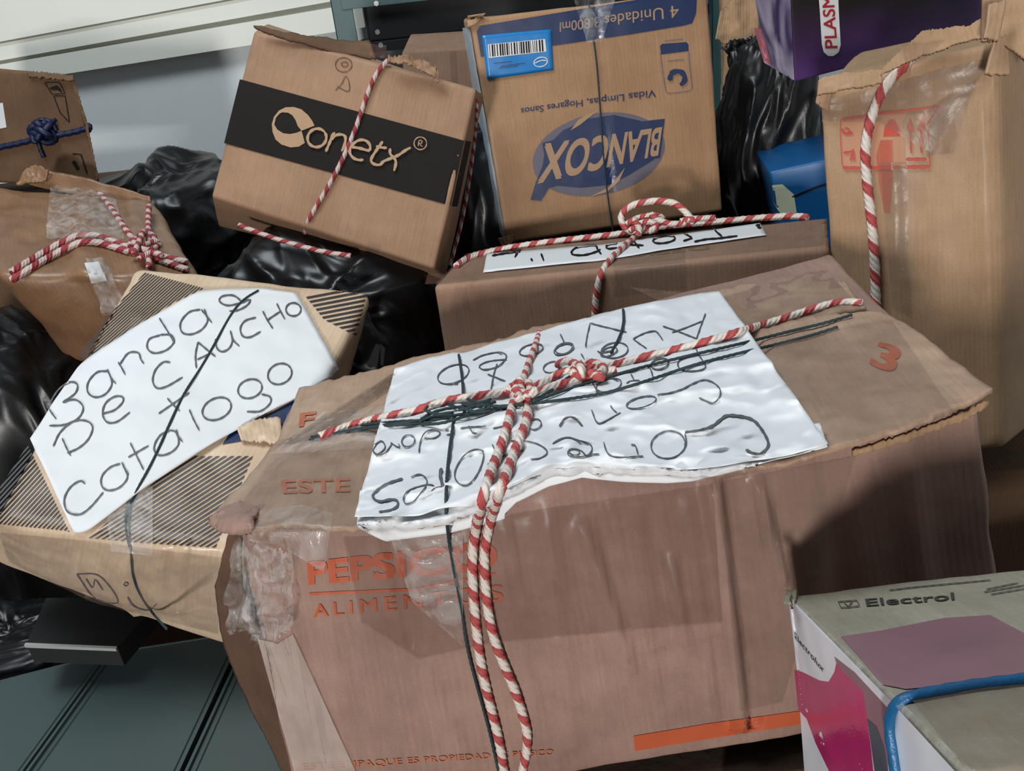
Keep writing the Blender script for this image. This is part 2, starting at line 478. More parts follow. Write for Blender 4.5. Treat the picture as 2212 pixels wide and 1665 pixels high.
def text(body, quad, surf, mat, parent, name='printed_text', bold=0.0, off=.0013, space=1.0):
    """lettering; quad = picture positions of the text's TL, TR, BR, BL"""
    cu = bpy.data.curves.new('t', 'FONT'); cu.body = body; cu.resolution_u = 6; cu.space_character = space
    ob = bpy.data.objects.new('t', cu); COL.objects.link(ob)
    dg = bpy.context.evaluated_depsgraph_get(); me = bpy.data.meshes.new_from_object(ob.evaluated_get(dg))
    bpy.data.objects.remove(ob); bpy.data.curves.remove(cu)
    bm = bmesh.new(); bm.from_mesh(me); bpy.data.meshes.remove(me)
    if bold:                                       # heavier strokes: the same glyphs laid side by side
        base = bm.copy()
        for kk, (dx, dy) in enumerate(((1, 1), (-1, 1), (1, -1), (-1, -1))):
            tmp = bpy.data.meshes.new('t'); c2 = base.copy()
            bmesh.ops.translate(c2, verts=c2.verts, vec=(dx * bold * .8, dy * bold * .8, (kk + 1) * .00007)); c2.to_mesh(tmp); c2.free()
            bm.from_mesh(tmp); bpy.data.meshes.remove(tmp)
        base.free()
    xs = [v.co.x for v in bm.verts]; ys = [v.co.y for v in bm.verts]
    x0, x1, y0, y1 = min(xs), max(xs), min(ys), max(ys); H = homog(quad)
    for v in bm.verts:
        p = H @ np.array([(v.co.x - x0) / (x1 - x0), 1 - (v.co.y - y0) / (y1 - y0), 1])
        v.co = (p[0] / p[2], p[1] / p[2], v.co.z)
    return finish_decal(name, bm, surf, mat, parent, off)


def strokes(name, lines, surf, mat, parent, w=5.0, off=.0009, o=(0, 0), k=1.0, sm=True):
    """pen strokes as thin ribbons; lines in crop coordinates (origin o, scale k)"""
    V = []; Fc = []
    for ln in lines:
        ww = w
        if isinstance(ln, tuple): ln, ww = ln
        pl = [(o[0] + x * k, o[1] + y * k) for x, y in ln]
        L = sum(math.dist(pl[i], pl[i + 1]) for i in range(len(pl) - 1)); n = max(3, int(L / 5) + 2)
        q = spline(pl, n) if sm and len(pl) > 2 else resample(pl, n)
        tg = np.gradient(q, axis=0); tg /= np.linalg.norm(tg, axis=1, keepdims=True) + 1e-9
        nn = np.stack([-tg[:, 1], tg[:, 0]], 1); b0 = len(V)
        for i in range(n):
            wi = ww * (.5 + .09 * math.sin(i * 1.7)) * (1 if 0 < i < n - 1 else .6)
            for sg in (-1, 1):
                h, nr = surf.hit(*(q[i] + nn[i] * wi * sg)); V.append(lift_off(h, nr, off * 1.3))
        Fc += [(b0 + 2 * i, b0 + 2 * i + 1, b0 + 2 * i + 3, b0 + 2 * i + 2) for i in range(n - 1)]
    return mesh_obj(name, V, Fc, mat, parent)


def circ(cx, cy, rx, ry, rot=0, a0=0, a1=360, n=14):
    r = math.radians(rot); out = []
    for i in range(n + 1):
        a = math.radians(a0 + (a1 - a0) * i / n); x, y = rx * math.cos(a), ry * math.sin(a)
        out.append((cx + x * math.cos(r) - y * math.sin(r), cy + x * math.sin(r) + y * math.cos(r)))
    return out


def tube(name, pts, r, mat, parent=None, pitch=.03, ns=10, step=.0025, lobes=3, lob=.10, cap=True, join=None):
    """rope swept along 3-D points; uv.x counts turns of the lay"""
    pts = spline([tuple(p) for p in pts], max(4, int(sum((Vector(pts[i + 1]) - Vector(pts[i])).length for i in range(len(pts) - 1)) / step)))
    n = len(pts); tg = np.gradient(pts, axis=0); tg /= np.linalg.norm(tg, axis=1, keepdims=True) + 1e-12
    u = np.cross(tg[0], [0, 0, 1.]);
    if np.linalg.norm(u) < .1: u = np.cross(tg[0], [0, 1., 0])
    u /= np.linalg.norm(u); V = []; UV = []; s = 0
    for i in range(n):
        if i: s += np.linalg.norm(pts[i] - pts[i - 1])
        u = u - tg[i] * (u @ tg[i]); u /= np.linalg.norm(u); w = np.cross(tg[i], u)
        for k in range(ns + 1):
            a = 2 * math.pi * k / ns; rr = r * (1 + lob * math.cos(lobes * (a + 2 * math.pi * s / pitch)))
            V.append(pts[i] + (u * math.cos(a) + w * math.sin(a)) * rr); UV.append((s / pitch, k / ns))
    m = ns + 1
    Fc = [(i * m + k, i * m + k + 1, (i + 1) * m + k + 1, (i + 1) * m + k) for i in range(n - 1) for k in range(ns)]
    Fc += [tuple(range(ns))[::-1], tuple((n - 1) * m + k for k in range(ns))]
    if join is not None:
        b0 = len(join[0]); join[0].extend(V); join[2].extend(UV); join[1].extend([tuple(b0 + x for x in f) for f in Fc]); return
    return mesh_obj(name, V, Fc, mat, parent, UV)


def lay(px, surf, r, n=None, sm=3, extra=0):
    """picture polyline -> 3-D points lying on surf"""
    px = spline([q[:2] for q in px], n or max(6, int(sum(math.dist(px[i][:2], px[i + 1][:2]) for i in range(len(px) - 1)) / 14)))
    out = []
    for x, y in px:
        h, nn = surf.hit(x, y); out.append(np.array(lift_off(h, nn, r + extra)))
    out = np.array(out)
    for _ in range(sm):
        m = out.copy(); m[1:-1] = out[1:-1] * .5 + (out[:-2] + out[2:]) * .25; out = m
    return out


def knot(name, c, r, tr, mat, parent, turns=3, seed=1, flat=.6, pitch=.02):
    """a lump of rope wound on itself"""
    rn = random.Random(seed); pts = []
    ax = [Vector((rn.uniform(-1, 1), rn.uniform(-1, 1), rn.uniform(-1, 1))).normalized() for _ in range(turns + 1)]
    for t in range(turns * 12 + 1):
        a = 2 * math.pi * t / 12; k = t / (turns * 12) * turns; i = min(int(k), turns - 1); f = k - i
        x = (ax[i] * (1 - f) + ax[i + 1] * f).normalized(); y = x.orthogonal().normalized(); z = x.cross(y)
        q = (y * math.cos(a) + z * math.sin(a)) * r * (.75 + .25 * math.sin(t * .9)); q.z *= flat
        pts.append(Vector(c) + q)
    return tube(name, pts, tr, mat, parent, pitch=pitch, step=.003)


def blob(name, c, rad, mat, parent, seed=1, wr=.02, f=9, n=(140, 100), neck=None, pleat=0.0, squash=None):
    """bag of soft goods: ellipsoid with gathered folds"""
    V = []; UV = []; nu, nv = n; c = np.array(c)
    for j in range(nv + 1):
        th = math.pi * j / nv
        for i in range(nu):
            ph = 2 * math.pi * i / nu; d = np.array([math.sin(th) * math.cos(ph), math.sin(th) * math.sin(ph), math.cos(th)])
            k = 1 + .0
            p = d * np.array(rad)
            wv = np.array([fbm(d, 1.3, seed + 20, 1), fbm(d, 1.3, seed + 21, 1), fbm(d, 1.3, seed + 22, 1)]) * .5
            dd = (d + wv) * np.array([1.5, 1.5, .5])
            r1 = abs(fbm(dd, f * .16, seed, 1)); r2 = abs(fbm(dd[[2, 0, 1]], f * .33, seed + 3, 1))
            h = wr * (1.0 * fbm(d, 1.4, seed + 9, 1) - .9 * r1 ** .8 - .35 * r2 ** .8)
            if pleat: h += pleat * math.sin(th) ** .5 * abs(math.sin(ph * 9 + 3 * fbm(d, 1.5, seed))) * math.exp(-((th - .35) / .6) ** 2)
            p = p + d * h
            V.append(c + p); UV.append((i / nu, j / nv))
    Fc = [(j * nu + i, (j + 1) * nu + i, (j + 1) * nu + (i + 1) % nu, j * nu + (i + 1) % nu) for j in range(nv) for i in range(nu)]
    return mesh_obj(name, V, Fc, mat, parent, UV)


def boxmesh(name, lo, hi, mat, parent=None, bev=.003, smooth=False):
    bm = bmesh.new(); bmesh.ops.create_cube(bm, size=1)
    for v in bm.verts: v.co = [lo[i] + (v.co[i] + .5) * (hi[i] - lo[i]) for i in range(3)]
    if bev: bmesh.ops.bevel(bm, geom=bm.edges[:] + bm.verts[:], offset=bev, segments=2, affect='EDGES', profile=.5)
    me = bpy.data.meshes.new(name); bm.to_mesh(me); bm.free(); me.materials.append(mat)
    o = bpy.data.objects.new(name, me); COL.objects.link(o)
    if parent: o.parent = parent; o.matrix_parent_inverse = Matrix.Translation(parent.location).inverted()
    return o


def prism(name, pts, vec, mat, parent=None):
    """a slab from a 3-D polygon swept by vec"""
    n = len(pts); V = [Vector(p) for p in pts] + [Vector(p) + Vector(vec) for p in pts]
    Fc = [tuple(range(n)), tuple(range(2 * n - 1, n - 1, -1))] + [(i, (i + 1) % n, n + (i + 1) % n, n + i) for i in range(n)]
    o = mesh_obj(name, V, Fc, mat, parent, [(v.x, v.z) for v in V], smooth=False)
    bm = bmesh.new(); bm.from_mesh(o.data); bmesh.ops.recalc_face_normals(bm, faces=bm.faces); bm.to_mesh(o.data); bm.free()
    return o


def W(x, y, z): return np.array([x, y, z + Z0])


def hexc(**k): return {n: W(*v) for n, v in k.items()}


#@@SCENE@@
def carton(name, label, c, mat, group=None, cat='box', **k):
    base = (c['lfd'] + c['rfd'] + c['rbd'] + c['lbd']) / 4
    e = root(name, Vector(base), label, cat, group)
    h = Hex(name, c, mat, e, **k); h.e = e
    return h


def S(h, face=None, extra=()): return Surf([h.bvh] + [bv(o) for o in extra], h.plane(face) if face else None)


# ================================================================== ROOM
WALL = plain('white_wall_paint', lin((222, 228, 230)), .8, var=.03, bump=.08, bscale=120)
TRIMM = plain('offwhite_trim_paint', lin((240, 240, 230)), .55, var=.04, bump=.05, bscale=100)
TRIMG = plain('grey_gap_paint', lin((150, 150, 138)), .7, var=.1)
FLOOR = plain('dark_floor', lin((70, 66, 62)), .8, var=.3, bump=.2, bscale=90)
TEAL = plain('teal_steel_paint', lin((52, 84, 86)), .45, var=.25, bump=.05, bscale=200)
BLACK = plain('black_steel_paint', lin((13, 15, 17)), .6, var=.2)
STEEL = plain('bare_steel', lin((170, 172, 170)), .35, metal=.3)

# wall plane through three picture points
wa, wb = P(0, 200, 2.45), P(1500, 40, 2.62)
wn = Vector((wb.x - wa.x, wb.y - wa.y, 0)).normalized(); wperp = Vector((wn.y, -wn.x, 0))   # towards the room
o = prism('wall_back', [wa - wn * 1.5 + Vector((0, 0, -wa.z)), wa + wn * 4 + Vector((0, 0, -wa.z)), wa + wn * 4 + Vector((0, 0, 2.9 - wa.z)), wa - wn * 1.5 + Vector((0, 0, 2.9 - wa.z))], -wperp * .1, WALL)
tag(o, kind='structure')
WP = (np.array(wa), np.array(wperp))
wsurf = Surf([], WP)


def trim(name, top, bot, depth, mat, base=0.0):
    """moulding between two picture lines on the wall, run on both ways"""
    ps = [wsurf.hit(*q)[0] for q in (top[0], top[1], bot[1], bot[0])]
    def ext(a, b):
        d = (b - a); return a - d * 1.2, b + d * 1.0
    t0, t1 = ext(ps[0], ps[1]); b0, b1 = ext(ps[3], ps[2])
    off = wperp * base
    o = prism(name, [b0 + off, b1 + off, t1 + off, t0 + off], wperp * depth, mat)
    return tag(o, kind='structure')


trim('trim_1', [(0, 138), (560, 42)], [(150, 156), (560, 92)], .055, TRIMM)
trim('trim_2', [(0, 130), (560, 30)], [(0, 138), (560, 42)], .030, TRIMG)
trim('trim_3', [(0, 101), (560, -3)], [(0, 130), (560, 30)], .045, TRIMM)
trim('trim_4', [(0, 90), (560, -14)], [(0, 94), (560, -10)], .034, TRIMG)
trim('trim_5', [(0, 94), (560, -10)], [(0, 101), (560, -3)], .025, TRIMM)
trim('trim_6', [(0, -260), (560, -360)], [(0, 90), (560, -14)], .04, TRIMM)

fl = prism('floor', [(-3, -1.6, 0), (4, -1.6, 0), (4, 4.5, 0), (-3, 4.5, 0)], (0, 0, -.05), FLOOR); tag(fl, kind='structure')
wr_ = prism('wall_right', [(1.75, -.2, 0), (1.75, 4, 0), (1.75, 4, 2.9), (1.75, -.2, 2.9)], (.1, 0, 0), WALL); tag(wr_, kind='structure')

# ================================================================== STEEL SHELF AT THE BACK
sh = root('steel_shelf_unit', (0.1, 2.35, 0), 'teal painted steel shelving unit standing behind the cartons', 'shelf')
def post(px0, py0, px1, py1, z, w, name='post', mat=TEAL):
    a = P(px0, py0, z); t = P(px1, py1, z)
    x = (a.x + t.x) / 2; y = (a.y + t.y) / 2
    bm_lo = (x - w / 2, y, 0.0)
    return boxmesh(name, bm_lo, (x + w / 2, y + .004, 2.5), mat, sh, .0015), boxmesh('post_flange', (x - w / 2, y, 0.0), (x - w / 2 + .004, y + w * .8, 2.5), mat, sh, .0015), (x, y)
_, _, (sx0, sy0) = post(735, 0, 750, 80, 2.2, .052)
_, _, (sx1, sy1) = post(1560, 0, 1560, 20, 2.2, .052)
zb = P(850, 5, 2.2).z
boxmesh('beam', (sx0, sy0 - .004, zb - .004), (sx1, sy0, zb + .05), TEAL, sh, .001)
zl = P(830, 98, 2.25).z
boxmesh('beam', (sx0, sy0 - .004, zl - .012), (sx1, sy0, zl + .012), BLACK, sh, .001)
boxmesh('shelf_board', (sx0, sy0, zl - .012), (sx1, sy0 + .30, zl + .002), BLACK, sh, .001)
for (bx, by) in ((812, 72), (818, 102), (812, 8)):
    c = P(bx, by, 2.17); bm = bmesh.new()
    bmesh.ops.create_cone(bm, cap_ends=True, segments=6, radius1=.0065, radius2=.0065, depth=.007, matrix=Matrix.Translation((c.x, sy0 - .006, c.z)) @ Matrix.Rotation(math.pi / 2, 4, 'X'))
    me = bpy.data.meshes.new('bolt'); bm.to_mesh(me); bm.free(); me.materials.append(STEEL)
    o = bpy.data.objects.new('bolt', me); COL.objects.link(o); o.parent = sh; o.matrix_parent_inverse = Matrix.Translation(sh.location).inverted()
e = root('dark_shelf_filler', (sx0 + .45, sy0 + .12, zl + .003), 'black block added to darken the shelf interior behind the cartons', 'filler block')  # block added so the shelf interior reads dark
boxmesh('filler_body', (sx0 + .045, sy0 + .03, zl + .003), (sx1 - .06, sy0 + .28, zl + .30), BLACK, e, .012)
boxmesh('filler_rim', (sx0 + .036, sy0 + .022, zl + .285), (sx1 - .05, sy0 + .288, zl + .31), BLACK, e, .006)

# ================================================================== CARTONS
# ---- the big taped carton in front
pc = hexc(lfd=(-.245, .572, -.703), rfd=(.414, .561, -.642), rbd=(.410, .918, -.668), lbd=(-.216, .932, -.73),
          lfu=(-.236, .610, -.395), rfu=(.360, .590, -.353), rbu=(.382, .956, -.343), lbu=(-.262, .951, -.446))
cr = [('f', (1535, 1045), (1598, 1560), .006, 0.0135), ('f', (1572, 1045), (1628, 1560), .005, -0.0095), ('f', (1635, 1040), (1680, 1240), .005, 0.0121),
      ('f', (1655, 1035), (1712, 1250), .005, -0.0054), ('f', (1255, 1130), (1365, 1430), .005, 0.0081), ('f', (1300, 1120), (1372, 1420), .004, -0.0041),
      ('f', (1310, 1075), (1355, 1380), .003, 0.0027), ('f', (1440, 1200), (1480, 1390), .004, 0.0095), ('f', (1425, 1200), (1462, 1390), .004, -0.0041),
      ('f', (1100, 1112), (1500, 1045), .0018, -0.0030), ('f', (845, 1165), (905, 1420), .006, -0.0054), ('f', (905, 1400), (1010, 1650), .007, 0.0041), ('f', (560, 1160), (720, 1660), .008, 0.0054),
      ('f', (1085, 1130), (1130, 1300), .005, 0.0041), ('f', (1180, 1100), (1230, 1600), .010, 0.0041), ('f', (1780, 1000), (1850, 1500), .012, -0.0054),
      ('f', (1950, 950), (2020, 1500), .012, 0.0054), ('f', (1350, 1390), (1560, 1340), .003, 0.0027), ('f', (1195, 1360), (1370, 1425), .003, 0.0027),
      ('f', (1010, 1160), (1100, 1640), .006, .003), ('f', (1150, 1380), (1230, 1640), .005, -.003), ('f', (1400, 1100), (1440, 1500), .005, -.003), ('f', (1480, 1080), (1540, 1540), .006, .0035), ('f', (690, 1180), (760, 1640), .012, 0.0041)]
main = carton('cardboard_box', 'large battered cardboard box in front with orange print, wrapped in red and white rope', pc, K['main'], cat='box',
              r=.007, amp=.0022, nf=14, seed=3, step=.006, creases=cr, bulge={'f': .010})
E = main.e
Sf = S(main, 'f'); Su = S(main, 'u')
topP = Surf([], main.plane('u'))
bf = patch('top_flap', [(648, 842), (860, 788), (1200, 706), (1560, 630), (1690, 602), (1781, 566), (1812, 590)],
           [(598, 968), (700, 938), (1000, 872), (1300, 805), (1600, 738), (1780, 695), (1872, 672)], topP, K['mainflap'], E, off=.006, nu=110, nv=30, thick=.004, wr=.0045, wf=20, seed=4, jag=2.0)
ff = patch('top_flap', [(600, 958), (700, 930), (1000, 866), (1300, 798), (1600, 730), (1790, 690), (1900, 676), (1930, 684)],
           [(456, 1128), (512, 1154), (700, 1150), (900, 1132), (1000, 1112), (1090, 1078), (1186, 1038), (1258, 1020), (1400, 1026), (1560, 1026), (1700, 1002), (1850, 966), (1960, 930), (2060, 888), (2145, 852)],
           topP, K['mainflap'], E, off=.010, nu=130, nv=50, thick=.004, wr=.0045, wf=20, seed=8, jag=2.2,
           lift=lambda u, v: .004 * max(0, (u - .85) / .15) * v + .003 * math.sin(u * 17) * v)
# lower lip of board showing under the right end of the flap
patch('torn_edge', [(1840, 972), (1950, 940), (2062, 898), (2135, 862)], [(1842, 984), (1955, 954), (2068, 912), (2128, 882)], Surf([main.bvh], main.plane('f')), K['raw'], E, off=.003, nu=50, nv=4, thick=.002, wr=.002, wf=90, jag=3, seed=12)
ST = Surf([main.bvh, bv(bf), bv(ff)], main.plane('u'))
# crushed left corner
patch('crushed_corner', [(486, 1096), (520, 1086), (560, 1096)], [(453, 1128), (466, 1142), (484, 1152), (545, 1153)], Surf([bv(ff)], main.plane('u')), K['main'], E, off=.003, nu=40, nv=24, thick=.003, wr=.004, wf=40, seed=21, jag=1.2, lift=lambda u, v: .004 * math.sin(math.pi * min(1, max(0, u))) * math.sin(math.pi * min(1, v * .9)))
# side flap swung out at the left
def lfz(px, py):
    t = (py - 1150) / 515
    return .735 + .10 * t + .0006 * (560 + 60 * t - px)
patch('side_flap', [(518, 1150), (516, 1200), (520, 1262), (560, 1375), (590, 1480), (640, 1690)], [(496, 1152), (478, 1222), (466, 1262), (484, 1400), (530, 1505), (560, 1560), (618, 1690)],
      ZSurf(lfz, (-.8, -.6, 0)), K['inner'], E, off=0, nu=60, nv=14, thick=.004, wr=.002, wf=25, seed=5, jag=1.5)
# print
text('PEPSICO', [(663, 1213), (1072, 1166), (1075, 1232), (666, 1264)], Sf, ORANGE, E, bold=.045, space=1.02)
text('ALIMENTOS', [(675, 1306), (1085, 1262), (1088, 1298), (677, 1334)], Sf, ORANGE, E, bold=.012, space=1.35)
decal_poly('printed_line', [[(668, 1280), (900, 1270), (1070, 1236), (1070, 1241), (900, 1276), (668, 1286)]], Sf, ORANGE, E)
text('ESTE EMPAQUE ES PROPIEDAD DE PEPSICO', [(652, 1650), (1195, 1618), (1197, 1632), (654, 1667)], Sf, ORANGE2, E, bold=.01)
decal_poly('printed_bar', [[(1368, 1590), (1530, 1563), (1690, 1541), (1740, 1534), (1742, 1562), (1695, 1570), (1530, 1596), (1372, 1622)]], Sf, ORANGE, E)
text('3', [(1898, 736), (1952, 752), (1930, 808), (1876, 786)], ST, ORANGE, E, bold=.03)
text('ESTE L', [(606, 1036), (816, 1030), (812, 1060), (612, 1066)], ST, ORANGE2, E, bold=.02)
text('F', [(648, 892), (684, 888), (676, 918), (645, 922)], ST, ORANGE2, E, bold=.03)
# tape
tp = [('packing_tape', [(590, 1100), (650, 1090), (720, 1110)], [(500, 1165), (600, 1175), (700, 1235)], ST, CLEAR, .0018),
      ('packing_tape', [(700, 890), (800, 880), (960, 860)], [(585, 980), (700, 975), (900, 960)], ST, CLEAR, .002),
      ('packing_tape', [(1640, 745), (1880, 690), (1925, 690)], [(1560, 1040), (1850, 960), (2060, 890)], ST, TAPE, .002),
      ('packing_tape', [(590, 985), (700, 960), (810, 950)], [(470, 1140), (600, 1150), (780, 1145)], ST, TAPE, .0025),
      ('packing_tape', [(860, 800), (900, 795)], [(600, 960), (690, 950)], ST, TAPE, .0022),
      ('packing_tape', [(740, 1160), (905, 1160), (1125, 1108), (1540, 1048)], [(780, 1345), (905, 1425), (1060, 1390), (1560, 1345)], Sf, TAPED, .0022),
      ('packing_tape', [(845, 1165), (1000, 1150)], [(890, 1300), (1000, 1395)], Sf, CLEAR, .0030),
      ('packing_tape', [(556, 1380), (600, 1390), (632, 1370)], [(640, 1680), (700, 1680), (775, 1680)], Sf, PALEF, .0020),
      ('packing_tape', [(1550, 1045), (1850, 985)], [(1600, 1540), (1690, 1520)], Sf, TAPE, .0026),
      ('packing_tape', [(1360, 620), (1560, 640), (1781, 578)], [(1620, 740), (1700, 720), (1868, 672)], Surf([bv(bf)], main.plane('u')), TAPE, .0012)]
for i, (n_, a_, b_, s_, m_, of_) in enumerate(tp):
    patch(n_, a_, b_, s_, m_, E, off=of_, nu=110, nv=50, wr=.0004, wf=50, seed=30 + i, jag=1)
# bulging crumpled film at the upper left corner
def wad(px, py): return .712 + .00006 * (py - 1150) - .010 * math.exp(-((px - 575) / 50) ** 2 - ((py - 1270) / 90) ** 2)
patch('crumpled_tape', [(512, 1158), (560, 1165), (640, 1175)], [(560, 1372), (600, 1385), (630, 1330)], Surf([main.bvh], main.plane('f')), CLEAR, E, off=.006, nu=60, nv=60, wr=.006, wf=45, wr2=.010, seed=41, jag=5)
patch('crumpled_tape', [(512, 1165), (545, 1170), (585, 1175)], [(508, 1350), (540, 1370), (590, 1380)], ZSurf(lambda x, y: .735 + .00009 * (y - 1150), (-.3, -.9, .2)), CLEAR, E, off=.004, nu=40, nv=50, wr=.006, wf=45, wr2=.012, seed=43, jag=5)

# ---- striped carton at the left
bc = hexc(lfd=(-.640, .824, -.560), rfd=(-.367, .812, -.701), rbd=(-.255, 1.203, -.560), lbd=(-.505, 1.232, -.481),
          lfu=(-.520, .765, -.470), rfu=(-.300, .757, -.507), rbu=(-.150, 1.165, -.385), lbu=(-.516, 1.172, -.330))
for k_, q_ in dict(lbu=(290, 572, 1.255), rbu=(808, 628, 1.245), rfu=(520, 1192, .93), lfu=(-14, 1128, .92), rfd=(520, 1412, 1.045), lfd=(-20, 1210, 1.04), rbd=(748, 836, 1.37), lbd=(364, 761, 1.37)).items(): bc[k_] = np.array(P(*q_))
ban = carton('cardboard_box', 'pale cardboard box printed with black diagonal stripes, lying under a handwritten sheet at left', bc, K['ban'],
             r=.014, amp=.003, nf=12, seed=11, step=.007, creases=[('u', (300, 690), (420, 640), .012, .004), ('f', (0, 1150), (470, 1215), .002, -.002), ('f', (282, 1190), (296, 1330), .006, .005),
             ('f', (350, 1190), (370, 1300), .006, .004), ('f', (390, 1190), (400, 1300), .005, .004)], bulge={'f': .018, 'u': .006})
BE = ban.e; Bs = S(ban, 'u'); Bf = S(ban, 'f')


def stripes(name, poly, n, ang_a, ang_b, width, surf, parent, mat):
    """parallel bars clipped to a polygon; bars run from side a to side b"""
    poly = [Vector((x, y)) for x, y in poly]; d = Vector((ang_b[0] - ang_a[0], ang_b[1] - ang_a[1])).normalized(); nn = Vector((-d.y, d.x))
    s = [p.dot(nn) for p in poly]; s0, s1 = min(s), max(s); bars = []
    def clip(pl, nv, c, sgn):
        out = []
        for i in range(len(pl)):
            a, b = pl[i], pl[(i + 1) % len(pl)]; fa, fb_ = (a.dot(nv) - c) * sgn, (b.dot(nv) - c) * sgn
            if fa >= 0: out.append(a)
            if fa * fb_ < 0: out.append(a + (b - a) * (fa / (fa - fb_)))
        return out
    for i in range(n):
        c = s0 + (s1 - s0) * (i + .3) / n
        q = clip(poly, nn, c, 1)
        if q: q = clip(q, nn, c + (s1 - s0) / n * width, -1)
        if len(q) > 2:
            for v in q: pass
            bars.append([(v.x, v.y) for v in q])
    return decal_poly(name, bars, surf, mat, parent, off=.0014)


stripes('printed_stripes', [(312, 588), (440, 622), (372, 655), (180, 780), (172, 760)], 22, (172, 780), (330, 640), .5, Bs, BE, STRIPEINK)
stripes('printed_stripes', [(660, 640), (735, 624), (792, 636), (770, 726), (700, 690)], 11, (680, 676), (790, 655), .5, Bs, BE, STRIPEINK)
stripes('printed_stripes', [(60, 960), (150, 1150), (142, 1146), (-5, 1132), (-5, 1060)], 26, (0, 1110), (92, 1010), .52, Bs, BE, STRIPEINK)
stripes('printed_stripes', [(190, 1162), (400, 985), (546, 985), (500, 1095), (466, 1183), (300, 1172)], 24, (190, 1160), (440, 1000), .52, Bs, BE, STRIPEINK)
decal_poly('navy_print_patch', [[(500, 930), (560, 905), (640, 862), (655, 880), (600, 925), (540, 950), (480, 960)]], Surf([ban.bvh], ban.plane('u')), NAVY, BE, off=.0012)
patch('torn_flap', [(512, 928), (560, 908), (606, 904)], [(520, 948), (575, 955), (612, 968)], Surf([ban.bvh], ban.plane('u')), K['ban'], BE, off=.006, nu=24, nv=14, thick=.003, wr=.004, wf=30, seed=23, jag=3)
# open mark printed on its right end
decal_poly('printed_mark', [[(792, 790), (812, 742), (822, 745), (815, 790), (800, 795)], [(822, 742), (832, 752), (828, 790), (822, 788)]], Surf([ban.bvh], ban.plane('u')), BLACKINK, BE)
strokes('printed_mark', [[(165, 1240), (215, 1245), (255, 1300), (205, 1292), (165, 1240)], [(185, 1250), (200, 1270), (205, 1252), (222, 1275)], circ(272, 1262, 5, 4), [(275, 1290), (290, 1310), (320, 1318), (338, 1305)]], Bf, NAVY2, BE, w=2.5)
patch('packing_tape', [(-5, 1150), (200, 1170), (480, 1205)], [(20, 1215), (200, 1300), (470, 1370)], Bf, TAPE, BE, off=.0012, nu=50, nv=16, wr=.0008, wf=60, seed=51)
patch('packing_tape', [(225, 1060), (330, 1050)], [(240, 1190), (330, 1200)], Bs, CLEAR, BE, off=.0022, nu=16, nv=20, wr=.001, wf=90, seed=52)
bsheet = patch('paper_sheet', [(66, 950), (110, 880), (175, 785), (300, 700), (430, 632), (560, 622), (640, 632)], [(160, 1152), (185, 1150), (300, 1065), (420, 985), (560, 900), (640, 862), (735, 800)],
               Bs, PAPER, None, off=.004, nu=70, nv=50, thick=.0004, wr=.0030, wf=11, seed=55, smooth=2)
tag(bsheet, 'white paper sheet handwritten Bandas De Caucho + Catalogo lying on the striped box', 'paper sheet')
PSf = Surf([bv(bsheet)], ban.plane('u'))
strokes('handwriting', [
    [(232, 822), (255, 855), (280, 888)], [(247, 812), (290, 745), (345, 705), (385, 715), (375, 760), (312, 806)], [(312, 806), (375, 792), (415, 830), (390, 885), (320, 918), (245, 922)],
    [(540, 650), (485, 655), (440, 705), (438, 755), (475, 780), (525, 765), (558, 715), (545, 660)], [(535, 640), (552, 680), (578, 712)],
    [(590, 605), (608, 635), (625, 668)], [(600, 612), (640, 560), (690, 558), (702, 590), (718, 612)],
    [(800, 470), (745, 490), (735, 535), (770, 560), (830, 545), (868, 505), (855, 470), (800, 468)], [(795, 385), (830, 440), (872, 510)],
    [(1000, 342), (945, 355), (902, 405), (908, 455), (955, 466), (1010, 440), (1037, 390), (1005, 342)], [(1020, 340), (1035, 378), (1058, 408)],
    [(1205, 300), (1165, 272), (1110, 276), (1095, 300), (1135, 322), (1200, 310), (1248, 292), (1235, 320), (1190, 345), (1145, 350)],
    [(310, 985), (330, 1030), (352, 1072)], [(265, 1025), (300, 955), (365, 902), (430, 898), (462, 930), (440, 990), (390, 1035), (335, 1058)],
    [(512, 862), (570, 845), (612, 805), (610, 778), (570, 778), (525, 812), (512, 865), (535, 905), (585, 902), (648, 855)],
    [(850, 606), (815, 605), (775, 645), (762, 700), (785, 735), (835, 725), (912, 680)],
    [(980, 635), (976, 570), (988, 505)], [(988, 505), (1030, 540), (1076, 577)], [(985, 592), (1055, 560)],
    [(1075, 490), (1083, 535), (1110, 553), (1145, 535), (1160, 495), (1150, 448)], [(1150, 448), (1165, 495), (1195, 525)],
    [(1278, 382), (1225, 398), (1200, 435), (1212, 475), (1250, 480), (1302, 452)],
    [(1312, 350), (1335, 395), (1362, 437)], [(1382, 312), (1400, 350), (1422, 390)], [(1335, 395), (1402, 350)], circ(1465, 342, 38, 33),
    [(835, 785), (865, 818), (897, 848)], [(792, 862), (945, 757)],
    [(425, 1212), (400, 1198), (350, 1230), (320, 1290), (335, 1350), (395, 1366), (450, 1330), (515, 1255)],
    [(600, 1112), (550, 1130), (508, 1175), (508, 1225), (545, 1246), (600, 1228), (636, 1178), (612, 1118)], [(608, 1105), (625, 1140), (642, 1165)],
    [(650, 1008), (680, 1070), (716, 1142)], [(640, 1080), (742, 1022)],
    [(850, 945), (800, 970), (770, 1022), (778, 1062), (815, 1070), (862, 1050), (892, 1010), (878, 955), (850, 945)], [(880, 942), (890, 975), (912, 1003)],
    [(945, 842), (968, 895), (995, 946)], circ(1082, 838, 76, 52, -25), circ(1248, 738, 62, 46, -20), [(1305, 765), (1348, 778), (1348, 812), (1300, 850), (1232, 852)], circ(1397, 664, 62, 50, -25)],
    PSf, INK, bsheet, w=3.6, o=(0, 520), k=.4325)

